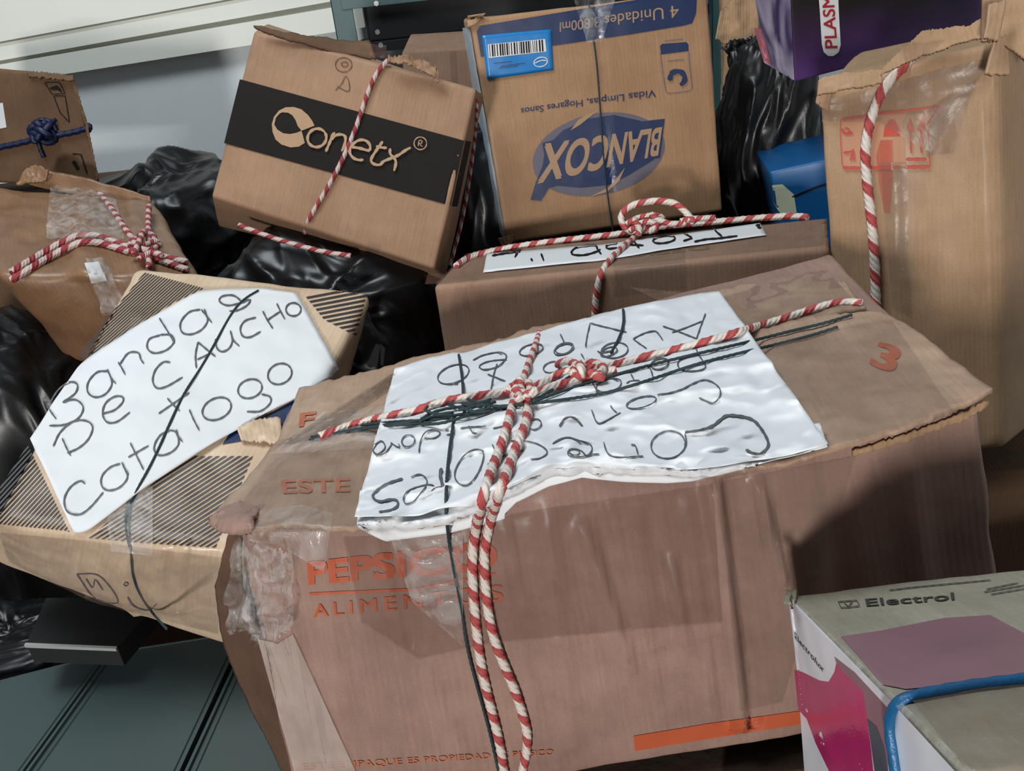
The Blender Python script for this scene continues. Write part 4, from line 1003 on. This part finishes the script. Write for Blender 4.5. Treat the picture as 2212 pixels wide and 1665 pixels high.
patch('packing_tape', [(185, 560), (225, 562)], [(225, 680), (290, 690)], Df, CLEAR, DE, off=.003, nu=20, nv=30, wr=.003, wf=50, seed=134, wr2=.004)
patch('white_sticker_and_glint', [(182, 568), (212, 566)], [(198, 612), (232, 606)], Df, WHITEP, DE, off=.004, nu=8, nv=10, wr=.001, wf=60, seed=135)  # white patch painted as a highlight on the shiny tape

c_ = {k_: np.array(P(*q_)) for k_, q_ in dict(lfu=(868, 112, 1.85), rfu=(1030, 103, 1.85), lfd=(880, 330, 1.9), rfd=(1040, 320, 1.9)).items()}
for a_, b_ in (('lbu', 'lfu'), ('rbu', 'rfu'), ('lbd', 'lfd'), ('rbd', 'rfd')): c_[a_] = c_[b_] + np.array([.01, .2, .02])
kb = carton('cardboard_box', 'plain greyish brown box glimpsed between the black banded box and the blue logo box', c_, K['tro'], r=.005, amp=.001, seed=33, step=.012)
patch('packing_tape', [(970, 110), (985, 109)], [(975, 190), (990, 190)], S(kb, 'f'), TAPE, kb.e, off=.0012, nu=6, nv=20)

c_ = {k_: np.array(P(*q_)) for k_, q_ in dict(lfu=(1560, -10, 1.82), rfu=(1760, -60, 1.80), lfd=(1562, 300, 1.95), rfd=(1760, 300, 1.93)).items()}
for a_, b_ in (('lbu', 'lfu'), ('rbu', 'rfu'), ('lbd', 'lfd'), ('rbd', 'rfd')): c_[a_] = c_[b_] + np.array([.05, .2, .02])
tb = carton('cardboard_box', 'torn pale brown box behind the purple carton and knotted black bag', c_, K['raw'], r=.012, amp=.006, nf=14, seed=35, step=.012, creases=[('f', (1600, 20), (1612, 100), .008, -.008), ('f', (1575, 60), (1580, 180), .01, .01)])
patch('torn_flap', [(1556, 30), (1580, 5), (1640, -20)], [(1545, 90), (1570, 95), (1640, 100)], ZSurf(lambda x, y: 1.8, (-.2, -.9, .3)), K['raw'], tb.e, off=.004, nu=24, nv=20, thick=.004, wr=.01, wf=25, wr2=.006, seed=137, jag=4)

# blue carton between
c_ = {k_: np.array(P(*q_)) for k_, q_ in dict(lfu=(1662, 372, 1.50), rfu=(1850, 330, 1.45), lfd=(1700, 560, 1.56), rfd=(1860, 520, 1.5)).items()}
for a_, b_ in (('lbu', 'lfu'), ('rbu', 'rfu'), ('lbd', 'lfd'), ('rbd', 'rfd')): c_[a_] = c_[b_] + np.array([.03, .18, .0])
bb = carton('blue_box', 'bright blue carton with pale yellow corner print, half hidden left of the tall box', c_, plain('blue_carton_print', lin((6, 84, 140)), .4, var=.08), r=.004, amp=.001, seed=37, step=.012)
decal_poly('printed_corner', [[(1668, 400), (1690, 398), (1715, 420), (1722, 465), (1690, 468), (1672, 440)]], S(bb, 'f'), plain('pale_yellow_print', lin((190, 196, 170)), .5, var=.2), bb.e, off=.0015)
o = tube('thin_black_string', lay([(1662, 448), (1700, 430), (1740, 412), (1790, 395)], S(bb, 'f'), .001), .0012, BLACKINK)
tag(o, 'thin black string across the front of the blue carton', 'string')

# ================================================================== BLACK BAGS
b1 = blob('black_garbage_bag', P(378, 500, 1.80), (.19, .16, .165), BAG, None, seed=3, wr=.035, f=9)
tag(b1, 'bulging black plastic bag against the white wall, left of the black banded box', 'bag')
b2 = blob('black_garbage_bag', P(700, 700, 1.45), (.215, .17, .165), BAG, None, seed=8, wr=.035, f=10)
tag(b2, 'black plastic bag lying under the tilted black banded box', 'bag')
b3 = root('black_garbage_bag', P(1680, 470, 1.74), 'black plastic bag with a knotted neck right of the blue logo box', 'bag')
blob('bag_body', P(1668, 320, 1.72), (.115, .10, .215), BAG, b3, seed=12, wr=.03, f=9, pleat=.012)
nk = []
pts = [P(1640, 190, 1.70), P(1618, 160, 1.69), P(1604, 132, 1.68), P(1600, 112, 1.68)]
tube('bag_neck', pts, .022, BAG, b3, pitch=.9, ns=28, lobes=7, lob=.25)
patch('bag_ears', [(1552, 112), (1575, 96), (1600, 92), (1622, 84)], [(1575, 124), (1595, 140), (1610, 140), (1626, 128)], ZSurf(lambda x, y: 1.68, (0, -.8, .5)), BAG, b3, off=0, nu=24, nv=12, thick=.002, wr=.012, wf=40, wr2=.01, seed=141, jag=3)
b4 = blob('black_garbage_bag', P(70, 1000, 1.45), (.20, .16, .27), BAG, None, seed=15, wr=.035, f=9)  # added to keep the void at the left edge dark
tag(b4, 'black plastic bag added to darken the void at the left edge', 'bag')
b5 = blob('black_garbage_bag', P(40, 1412, 1.22), (.15, .10, .06), BAG, None, seed=18, wr=.02, f=14)
tag(b5, 'low black plastic bag lying just behind the grey metal panels', 'bag')
b6 = blob('black_garbage_bag', P(1650, 470, 1.90), (.16, .12, .20), BAG, None, seed=22, wr=.035, f=9)
tag(b6, 'black plastic bag in shadow behind the knotted bag', 'bag')
b7 = blob('black_garbage_bag', P(1010, 560, 1.75), (.14, .13, .28), BAG, None, seed=25, wr=.035, f=9)  # added so no bright wall shows through this gap
tag(b7, 'black bag added to darken the gap between the banded box and the blue logo box', 'bag')

# ================================================================== METAL PANELS
PANEL = plain('grey_green_enamel', lin((62, 76, 76)), .42, var=.10, bump=.06, bscale=60, spec=.6)
PZ = -.745
def gp(px, py, z=PZ):
    d = ray(px, py); t = z / d[2]; return Vector(CAM + d * t)
r1a, r1b = gp(243, 1410), gp(60, 1665); r2a, r2b = gp(512, 1432), gp(402, 1665)
d1 = (r1b - r1a); d2 = (r2b - r2a)
def pan(name, a0, a1, b0, b1, label):
    """folded sheet steel tray: a = left edge far/near, b = right edge far/near"""
    e = root(name, (a0 + b1) / 2 - Vector((0, 0, .03)), label, 'metal panel', 'grey metal shelf panels laid side by side')
    # deck
    prism('deck', [a0, b0, b1, a1], (0, 0, -.0015), PANEL, e)
    for (p0, p1, s) in ((a0, a1, 1), (b0, b1, -1)):
        n = (p1 - p0).normalized(); sd = n.cross(Vector((0, 0, 1))) * -s
        sd = Vector((s, 0, 0))
        prism('side_rim', [p0 + Vector((0, 0, .0045)), p0 + sd * .0035 + Vector((0, 0, .0045)), p0 + sd * .0035 + Vector((0, 0, -.028)), p0 + Vector((0, 0, -.028))], p1 - p0, PANEL, e)
        prism('fold_line', [p0 + sd * .0085 + Vector((0, 0, .002)), p0 + sd * .0105 + Vector((0, 0, .002)), p0 + sd * .0115 + Vector((0, 0, 0)), p0 + sd * .0075], p1 - p0, PANEL, e)
    prism('end_lip', [a0 + Vector((0, 0, .001)), b0 + Vector((0, 0, .001)), b0 + Vector((0, 0, -.028)), a0 + Vector((0, 0, -.028))], (0, .002, 0), PANEL, e)
    return e
f_ = 1.9
g = Vector((.004, 0, 0))
pan('metal_shelf_panel', gp(-75, 1492), gp(-75, 1492) + d1 * f_, r1a - g * .6, r1a - g * .6 + d1 * f_, 'leftmost of the grey green metal shelf panels at bottom left')
pan('metal_shelf_panel', r1a + g * .35, r1a + g * .35 + d1 * f_, r2a - g * .6 + Vector((0, .055, 0)), r2b + d2 * (f_ - 1) - g * .6, 'middle grey green metal shelf panel between the two dark seams')
pan('metal_shelf_panel', r2a + g * .6 + Vector((0, .03, 0)), r2b + d2 * (f_ - 1) + g * .6, r2a + Vector((.15, .03, 0)), r2b + d2 * (f_ - 1) + Vector((.15, 0, 0)), 'right grey green metal shelf panel running under the side flap of the front box')
# dark case with a bright strip behind the panels
t0, t1 = P(52, 1393, 1.03), P(250, 1401, 1.03)
e = root('black_metal_case', (t0 + t1) / 2 - Vector((0, -.06, .12)), 'flat black metal case with a bright top edge behind the grey panels', 'case')
prism('case_body', [t0 + Vector((0, .004, -.002)), t1 + Vector((0, .004, -.002)), t1 + Vector((.02, .10, -.01)), t0 + Vector((-.02, .10, -.01))], (0, 0, -.028), BLACK, e)
prism('bright_edge', [t0, t1, t1 + Vector((0, .004, 0)), t0 + Vector((0, .004, 0))], (0, 0, -.004), STEEL, e)

# ================================================================== WHAT THE PILE STANDS ON
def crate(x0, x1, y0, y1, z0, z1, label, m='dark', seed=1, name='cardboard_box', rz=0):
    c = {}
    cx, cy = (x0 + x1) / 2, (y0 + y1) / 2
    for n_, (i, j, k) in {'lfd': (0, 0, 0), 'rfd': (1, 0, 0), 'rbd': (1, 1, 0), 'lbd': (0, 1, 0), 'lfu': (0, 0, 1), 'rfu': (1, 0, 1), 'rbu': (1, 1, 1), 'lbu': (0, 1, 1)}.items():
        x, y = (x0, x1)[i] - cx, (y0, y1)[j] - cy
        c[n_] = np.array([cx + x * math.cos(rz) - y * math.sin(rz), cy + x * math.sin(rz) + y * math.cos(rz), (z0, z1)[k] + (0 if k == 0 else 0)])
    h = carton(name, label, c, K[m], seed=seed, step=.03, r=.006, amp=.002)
    patch('packing_tape', [(0, 0)], [(0, 0)], Surf([], (np.array([cx, cy, z1]), np.array([0, 0, 1.]))), TAPE, h.e, nu=2, nv=2) if False else None
    # centre tape on the lid
    prism('lid_tape', [(x0 + .01, cy - .025, z1 + .0025), (x1 - .01, cy - .025, z1 + .0025), (x1 - .01, cy + .025, z1 + .0025), (x0 + .01, cy + .025, z1 + .0025)], (0, 0, .0004), TAPED, h.e)
    return h


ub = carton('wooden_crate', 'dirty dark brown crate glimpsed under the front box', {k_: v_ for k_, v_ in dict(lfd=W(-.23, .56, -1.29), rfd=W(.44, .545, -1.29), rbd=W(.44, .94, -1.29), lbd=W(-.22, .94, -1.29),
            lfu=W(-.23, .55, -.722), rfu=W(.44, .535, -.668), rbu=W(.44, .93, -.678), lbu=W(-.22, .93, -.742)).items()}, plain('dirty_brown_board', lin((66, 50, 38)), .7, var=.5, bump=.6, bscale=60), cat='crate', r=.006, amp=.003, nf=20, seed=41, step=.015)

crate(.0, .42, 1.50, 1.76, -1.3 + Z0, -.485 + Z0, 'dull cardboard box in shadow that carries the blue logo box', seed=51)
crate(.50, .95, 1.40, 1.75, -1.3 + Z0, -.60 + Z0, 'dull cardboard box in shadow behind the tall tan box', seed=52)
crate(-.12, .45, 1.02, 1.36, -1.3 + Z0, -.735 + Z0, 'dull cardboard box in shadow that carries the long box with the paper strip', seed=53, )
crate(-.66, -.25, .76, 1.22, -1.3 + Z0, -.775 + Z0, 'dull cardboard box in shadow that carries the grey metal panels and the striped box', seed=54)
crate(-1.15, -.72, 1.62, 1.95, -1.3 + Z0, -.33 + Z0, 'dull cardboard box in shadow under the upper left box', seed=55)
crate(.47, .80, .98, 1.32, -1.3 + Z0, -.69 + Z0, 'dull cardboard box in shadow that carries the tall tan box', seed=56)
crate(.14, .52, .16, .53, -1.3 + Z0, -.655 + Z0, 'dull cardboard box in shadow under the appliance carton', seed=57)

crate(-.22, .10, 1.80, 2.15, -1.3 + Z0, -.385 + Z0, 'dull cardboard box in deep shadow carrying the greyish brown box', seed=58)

# ================================================================== SHEETS AND ROPES ON THE FRONT CARTON
topS = Surf([main.bvh, bv(bf), bv(ff)], main.plane('u'))
under = patch('paper_sheet', [(778, 1060), (1000, 1030), (1200, 980), (1500, 955), (1700, 925), (1772, 915)],
              [(770, 1138), (832, 1169), (900, 1160), (970, 1151), (1040, 1134), (1090, 1121), (1090, 1110), (1114, 1085), (1186, 1050), (1258, 1031), (1350, 1041), (1440, 1043), (1495, 1039), (1600, 1014), (1700, 990), (1788, 966)],
              topS, PAPER, None, off=.0080, nu=120, nv=24, thick=.0004, wr=.0010, wf=22, seed=201, smooth=0)
tag(under, 'lower blank white sheet showing as a strip along the front edge of the wrapped box', 'paper sheet')
tops2 = Surf([main.bvh, bv(bf), bv(ff), bv(under)], main.plane('u'))
sheet = patch('paper_sheet', [(853, 796), (930, 772), (985, 762), (1000, 764), (1060, 742), (1170, 716), (1196, 706), (1250, 692), (1340, 670), (1450, 648), (1555, 631)],
              [(768, 1122), (850, 1122), (910, 1119), (946, 1105), (1010, 1100), (1060, 1092), (1130, 1062), (1201, 1032), (1250, 1014), (1262, 1011), (1340, 1014), (1445, 1018), (1540, 1012), (1603, 1004), (1700, 984), (1790, 961)],
              Surf([bv(bf), bv(ff)], main.plane('u')), PAPER, None, off=.0115, nu=130, nv=90, thick=.0004, wr=.0028, wf=14, seed=204, smooth=2,
              lift=lambda u, v: .005 * math.exp(-((u - .40) / .035) ** 2) * max(0, v - .55) + .0025 * math.exp(-((u - .20) / .04) ** 2) * max(0, v - .5) + .007 * math.exp(-((u - .47) / .02) ** 2) * max(0, v - .6) + .0025 * math.exp(-((v - .48) / .03) ** 2))
tag(sheet, 'large white paper sheet with upside down handwriting Conectores Convertidoras on the front box', 'paper sheet')
PM_ = Surf([bv(sheet), bv(under)], main.plane('u'))
k1 = dict(o=(1160, 620), k=.31646)
strokes('handwriting', [
    ([(1425, 1108), (1480, 1135), (1530, 1135), (1575, 1090), (1575, 1050), (1540, 980), (1480, 910), (1400, 882), (1300, 875), (1250, 905), (1200, 945), (1120, 975), (1010, 992)], 6),
    circ(895, 1075, 118, 92, -10), [(1010, 1000), (1018, 1060), (1000, 1110), (960, 1150)],
    [(725, 1152), (640, 1158), (560, 1165), (500, 1150), (470, 1110), (455, 1055)], [(640, 1075), (670, 1080), (690, 1145)],
    [(425, 1138), (360, 1142), (300, 1158), (220, 1150), (212, 1120), (240, 1102), (300, 1115), (340, 1150), (375, 1110), (360, 1070), (300, 1050), (210, 1025), (160, 1040), (105, 1068)],
    [(1105, 755), (1150, 775), (1205, 792), (1245, 750), (1250, 700), (1210, 655), (1150, 632), (1080, 650), (990, 695), (900, 722), (820, 732)],
    circ(712, 785, 105, 36, -14), [(570, 855), (500, 895), (430, 928), (400, 910), (372, 835)], [(500, 808), (520, 835), (545, 855)],
    [(305, 945), (270, 910), (225, 888), (185, 910), (155, 948)],
    [(1080, 405), (1100, 455), (1130, 500), (1150, 545), (1100, 568), (1010, 570), (965, 545), (970, 500), (1050, 460)],
    circ(838, 522, 62, 36, -15), [(745, 535), (775, 560), (790, 615)], [(640, 590), (665, 640)], [(610, 655), (640, 640), (700, 635)],
    circ(490, 668, 88, 44, -14), [(375, 650), (400, 690), (412, 735)],
    [(1150, 178), (1118, 265), (1088, 350)], [(1125, 232), (1020, 275), (920, 308)], [(858, 265), (960, 300), (1088, 350)],
    [(748, 418), (700, 385), (655, 352)], [(655, 352), (730, 315), (800, 298), (830, 320), (858, 360)],
    circ(530, 430, 92, 52, -8), circ(490, 440, 60, 28, -20), [(410, 435), (440, 445), (520, 430)], [(300, 452), (322, 490)],
    [(330, 405), (345, 320), (362, 245)], [(362, 245), (480, 275), (610, 305)], circ(178, 425, 66, 32, -20), [(158, 318), (185, 372)]],
    PM_, INK, sheet, w=2.9, **k1)
strokes('handwriting', [
    ([(365, 1175), (250, 1215), (160, 1280), (155, 1315), (200, 1340), (280, 1325), (325, 1335), (325, 1375), (270, 1405), (195, 1415)], 5),
    [(590, 1225), (540, 1220), (420, 1255), (372, 1310), (385, 1355), (440, 1345), (490, 1290), (540, 1210), (520, 1160), (480, 1145), (425, 1165)],
    ([(645, 1100), (635, 1150), (655, 1235)], 7), [(655, 1235), (610, 1240), (570, 1268)], [(920, 968), (870, 970), (800, 1020), (745, 1110), (745, 1180), (790, 1222), (850, 1210), (910, 1130), (945, 1030), (940, 980), (910, 965)],
    [(1140, 905), (1230, 905), (1330, 925), (1395, 965), (1400, 1000), (1350, 1030), (1285, 1038)], [(975, 1075), (1100, 1010), (1235, 972)], [(1010, 930), (1030, 980)],
    [(1445, 925), (1490, 895), (1560, 880), (1640, 905), (1700, 930)], circ(1600, 985, 40, 22, 10),
    [(170, 1010), (210, 985), (240, 950), (215, 905), (170, 930), (150, 975), (190, 1005), (235, 995), (285, 930), (275, 915), (320, 945), (345, 950), (335, 925)],
    circ(405, 905, 48, 42, -20), [(482, 990), (490, 925), (515, 860), (560, 828), (625, 835), (630, 860), (590, 885), (520, 890)],
    [(670, 830), (700, 828)], [(680, 862), (740, 850)], [(780, 815), (850, 805), (965, 800)], [(840, 795), (870, 850), (900, 855)], [(1015, 815), (1060, 805), (1095, 798)],
    circ(1315, 785, 48, 38, -15), [(1490, 800), (1530, 745), (1575, 735), (1620, 755), (1660, 795)],
    circ(730, 425, 118, 62, -20), [(870, 325), (940, 290), (1050, 268), (1108, 285), (1100, 325), (1040, 375), (950, 392), (915, 370), (960, 340), (1040, 325), (1115, 320)],
    [(1045, 350), (1020, 430), (1000, 535)], [(975, 425), (1040, 450), (1105, 475)], circ(1290, 250, 88, 38, -15), circ(1530, 240, 68, 38, -15), [(1500, 138), (1530, 205)], circ(1440, 375, 65, 38, -15)],
    PM_, INK, sheet, w=2.9, o=(760, 680), k=.3003)
RS = Surf([main.bvh, bv(bf), bv(ff), bv(sheet), bv(under)], main.plane('u'))
RSf = Surf(RS.b, main.plane('f'))
RR, PT = .0040, .028
front_rope = root('striped_rope', topS.hit(1128, 850)[0], 'red and white twisted rope knotted across the paper and hanging down the front box', 'rope')
q2 = lambda l: [(760 + x * .3003, 680 + y * .3003) for x, y in l]
tube('rope_strand', lay([(690, 942), (724, 930), (760, 918), (830, 900), (900, 886), (960, 866), (1010, 858), (1060, 851), (1100, 845), (1140, 838)], RS, RR), RR, ROPE, front_rope, PT)
tube('rope_strand', lay([(1130, 842), (1160, 836), (1195, 812), (1230, 800), (1262, 796), (1320, 790), (1380, 774), (1500, 745), (1600, 716), (1700, 686), (1780, 660), (1830, 651), (1862, 655)], RS, RR), RR, ROPE, front_rope, PT)
tube('rope_strand', lay([(1140, 850), (1165, 846), (1200, 832), (1240, 824), (1290, 812), (1330, 798)], RS, RR), RR, ROPE, front_rope, PT)
tube('rope_strand', lay([(1166, 716), (1160, 740), (1148, 768), (1136, 800), (1128, 830)], RS, RR * .85), RR * .85, ROPE, front_rope, .02)
tube('rope_strand', lay([(1118, 850), (1106, 878), (1098, 915), (1082, 965), (1064, 1010), (1048, 1060), (1036, 1100), (1026, 1150), (1020, 1200), (1022, 1280), (1030, 1370), (1040, 1440), (1058, 1520), (1078, 1600), (1094, 1700)], RSf, RR), RR * 1.04, ROPE, front_rope, PT * .9)
tube('rope_strand', lay([(1128, 852), (1142, 882), (1140, 905), (1122, 950), (1108, 985), (1092, 1030), (1072, 1080), (1058, 1130), (1046, 1190), (1048, 1260), (1054, 1320), (1066, 1375), (1086, 1430), (1110, 1485), (1128, 1540), (1140, 1590), (1134, 1640), (1120, 1700)], RSf, RR), RR * 1.04, ROPE, front_rope, PT * .9)


def loops(lst, surf, r, mat, parent, pitch, name='rope_loop', base=0):
    for i, (l_, e_) in enumerate(lst): tube(name, lay(l_, surf, r, extra=e_), r, mat, parent, pitch)


loops([([(1096, 846), (1110, 826), (1135, 822), (1156, 836), (1150, 858), (1128, 862), (1105, 850)], .006), ([(1112, 838), (1128, 850), (1150, 856), (1158, 842)], .011), ([(1122, 818), (1128, 838), (1120, 862)], .010), ([(1136, 862), (1150, 840), (1140, 824)], .008),
       ([(1240, 808), (1228, 792), (1242, 782), (1262, 792), (1270, 806), (1258, 814)], .006), ([(1205, 788), (1225, 776), (1250, 790)], .004), ([(1268, 782), (1300, 784), (1318, 796), (1300, 812), (1272, 806)], .004), ([(1252, 786), (1258, 800), (1250, 816)], .011), ([(1290, 806), (1308, 818), (1285, 812)], .004)], RS, RR, ROPE, front_rope, .02)
# green string
gs = root('green_string', topS.hit(1000, 890)[0], 'thin dark green string tied in a messy bow across the paper on the front box', 'string')
G = .0014
for l_, e_ in [([(668, 950), (720, 936), (800, 922), (880, 912), (960, 902), (1020, 890), (1100, 880)], 0), ([(672, 944), (760, 930), (850, 918), (930, 914)], 0), ([(780, 918), (860, 910), (910, 908)], .001),
               ([(910, 905), (930, 890), (980, 880), (1040, 872), (1060, 862)], .003), ([(906, 912), (925, 898), (1000, 896), (1060, 878)], .004), ([(908, 915), (950, 916), (1000, 900), (1090, 878), (1130, 874)], .003), ([(918, 886), (922, 868), (945, 858), (970, 868), (985, 880)], .004),
               ([(918, 886), (935, 896), (980, 890)], .004), ([(1000, 872), (1030, 880), (1070, 868)], .005), ([(990, 886), (1040, 874), (1058, 866)], .006), ([(1010, 862), (1050, 878), (1100, 876)], .005), ([(1002, 890), (1020, 868), (1048, 876)], .007), ([(995, 878), (1030, 894), (1060, 884)], .007),
               ([(1130, 872), (1180, 868), (1300, 850), (1380, 828), (1500, 788), (1600, 762), (1700, 738), (1760, 722), (1810, 706)], 0), ([(1150, 868), (1240, 836), (1380, 795), (1480, 770), (1600, 742), (1720, 712), (1780, 698), (1840, 680)], .0005), ([(1152, 866), (1180, 850), (1205, 834), (1238, 806), (1290, 780)], .0005),
               ([(991, 766), (996, 800), (1002, 840), (1000, 862)], 0), ([(982, 898), (975, 940), (968, 1000), (964, 1060), (964, 1110), (970, 1170), (982, 1240), (996, 1310), (1010, 1400), (1030, 1480), (1055, 1570), (1085, 1700)], 0),
               ([(1346, 668), (1350, 690), (1342, 722), (1320, 762)], 0)]:
    tube('string_strand', lay(l_, RSf if l_[-1][1] > 1500 else RS, G, extra=e_ + .001), G, STRING, gs, pitch=.006, ns=6, step=.003, lob=.15)

# ---- rope of the banded carton
o = root('striped_rope', Cf.hit(745, 330)[0], 'thin red and white rope running diagonally over the black banded box', 'rope')
Cs = Surf([con.bvh], con.plane('f'))
tube('rope_strand', lay([(838, 130), (818, 150), (802, 182), (786, 225), (772, 268), (757, 305), (742, 340), (722, 380), (700, 418), (678, 455), (662, 482), (655, 505), (660, 522)], Cs, .0035), .0035, ROPE2, o, .024)
Zc = ZSurf(lambda x, y: 1.345 - (x - 517) * .00012, (0, -.7, -.5))
tube('rope_strand', lay([(516, 486), (560, 503), (610, 520), (660, 534), (710, 546), (758, 552)], Zc, .003), .0038, ROPE2, o, .024)
tube('rope_strand', lay([(1030, 215), (1025, 300), (1012, 400), (995, 490), (972, 575)], Surf([con.bvh], con.plane('r')), .003), .0030, ROPE2, o, .024)

# ---- rope of the long carton
o = root('striped_rope', Tu.hit(1380, 505)[0], 'red and white rope with a loose loop knot on top of the long box', 'rope')
Ts = Surf([tro.bvh, bv(tsheet)], tro.plane('u'))
tr = .0050
tube('rope_strand', lay([(985, 575), (1000, 560), (1025, 551), (1100, 535), (1200, 521), (1300, 510), (1380, 500), (1420, 496)], Ts, tr), tr, ROPE, o, .028)
tube('rope_strand', lay([(1400, 492), (1480, 484), (1560, 478), (1640, 471), (1720, 466), (1745, 470)], Ts, tr), tr, ROPE, o, .028)
tube('rope_strand', lay([(1385, 500), (1350, 530), (1322, 555), (1300, 585), (1290, 620), (1286, 650), (1284, 690)], Ts, tr), tr * .9, ROPE, o, .024)
Zt = ZSurf(lambda x, y: 1.30 - (x - 1340) * .0002, (0, -.6, .8))
tube('rope_loop', lay([(1372, 505), (1345, 492), (1336, 470), (1348, 450), (1380, 438), (1425, 433), (1462, 438), (1478, 452), (1490, 470), (1500, 482)], Zt, 0), tr, ROPE, o, .028)
for l_, z_ in (([(1352, 485), (1370, 470), (1400, 466), (1435, 462), (1440, 478), (1410, 490), (1375, 498)], 1.285), ([(1360, 500), (1380, 478), (1410, 474), (1432, 490), (1400, 500)], 1.275), ([(1366, 476), (1384, 488), (1378, 508)], 1.268), ([(1405, 462), (1425, 480), (1450, 486), (1480, 482)], 1.27), ([(1470, 478), (1500, 470), (1530, 474), (1545, 470)], 1.27)):
    tube('rope_loop', lay(l_, ZSurf(lambda x, y, z_=z_: z_, (0, -.6, .8)), 0), tr * .9, ROPE, o, .02)

# ---- rope of the tall carton
o = root('striped_rope', Gf.hit(1885, 500)[0], 'thick red and white rope hanging straight down the tall tan box', 'rope')
tube('rope_strand', lay([(1968, 132), (1945, 150), (1918, 178), (1896, 215), (1880, 262), (1870, 310), (1870, 360), (1876, 420), (1884, 490), (1889, 560), (1891, 620), (1893, 690), (1896, 760)], S(tall, 'f'), .0058), .0058, ROPE, o, .036)

# ---- rope of the crumpled carton
o = root('striped_rope', Du.hit(300, 530)[0], 'doubled dull red and white rope knotted over the crumpled taped box at left', 'rope')
Ds = Surf([ml.bvh], ml.plane('u'))
for dy in (0, 17):
    tube('rope_strand', lay([(24, 588 + dy), (60, 566 + dy), (100, 542 + dy), (140, 520 + dy), (175, 505 + dy), (210, 508 + dy * .8), (250, 524 + dy * .6), (300, 540 + dy * .5), (350, 554 + dy * .5), (405, 566 + dy)], Ds, .005), .0052, ROPE2, o, .030)
tube('rope_strand', lay([(190, 390), (215, 415), (235, 440), (255, 470), (275, 500), (295, 525)], Ds, .004), .0045, ROPE2, o, .026)
tube('rope_strand', lay([(322, 445), (320, 475), (322, 505), (322, 540), (322, 578)], Ds, .004, extra=.008), .0045, ROPE2, o, .022)
for l_, e_ in (([(280, 530), (300, 505), (335, 500), (340, 525), (305, 545)], .008), ([(275, 545), (310, 530), (340, 520)], .014), ([(285, 515), (300, 540), (330, 545), (345, 530)], .012), ([(310, 500), (300, 525), (290, 548)], .016), ([(300, 560), (330, 540), (350, 552)], .010)):
    tube('rope_loop', lay(l_, Ds, .004, extra=e_), .0045, ROPE2, o, .02)

# ---- strings of the striped and the blue logo cartons
o = root('black_string', Bs.hit(400, 840)[0], 'thin dark string running diagonally over the handwritten sheet on the striped box', 'string')
BSS = Surf([ban.bvh, bv(bsheet)], ban.plane('u'))
for l_ in ([(558, 627), (520, 650), (492, 690), (462, 745), (430, 800), (400, 845), (375, 895), (355, 940), (335, 985), (310, 1032), (290, 1068), (282, 1090)], [(284, 1080), (278, 1120), (283, 1180), (286, 1240), (300, 1280), (330, 1325), (360, 1358)], [(276, 1085), (270, 1130), (280, 1182)]):
    tube('string_strand', lay(l_, BSS, .0013), .0014, STRING, o, pitch=.006, ns=6, step=.003)
o = root('black_string', Lf.hit(1300, 300)[0], 'thin dark string running straight down the middle of the blue logo box', 'string')
tube('string_strand', lay([(1270, -10), (1278, 60), (1288, 130), (1296, 230), (1303, 330), (1312, 420), (1324, 500)], Surf([bla.bvh], bla.plane('f')), .0025), .0014, STRING, o, pitch=.006, ns=6)
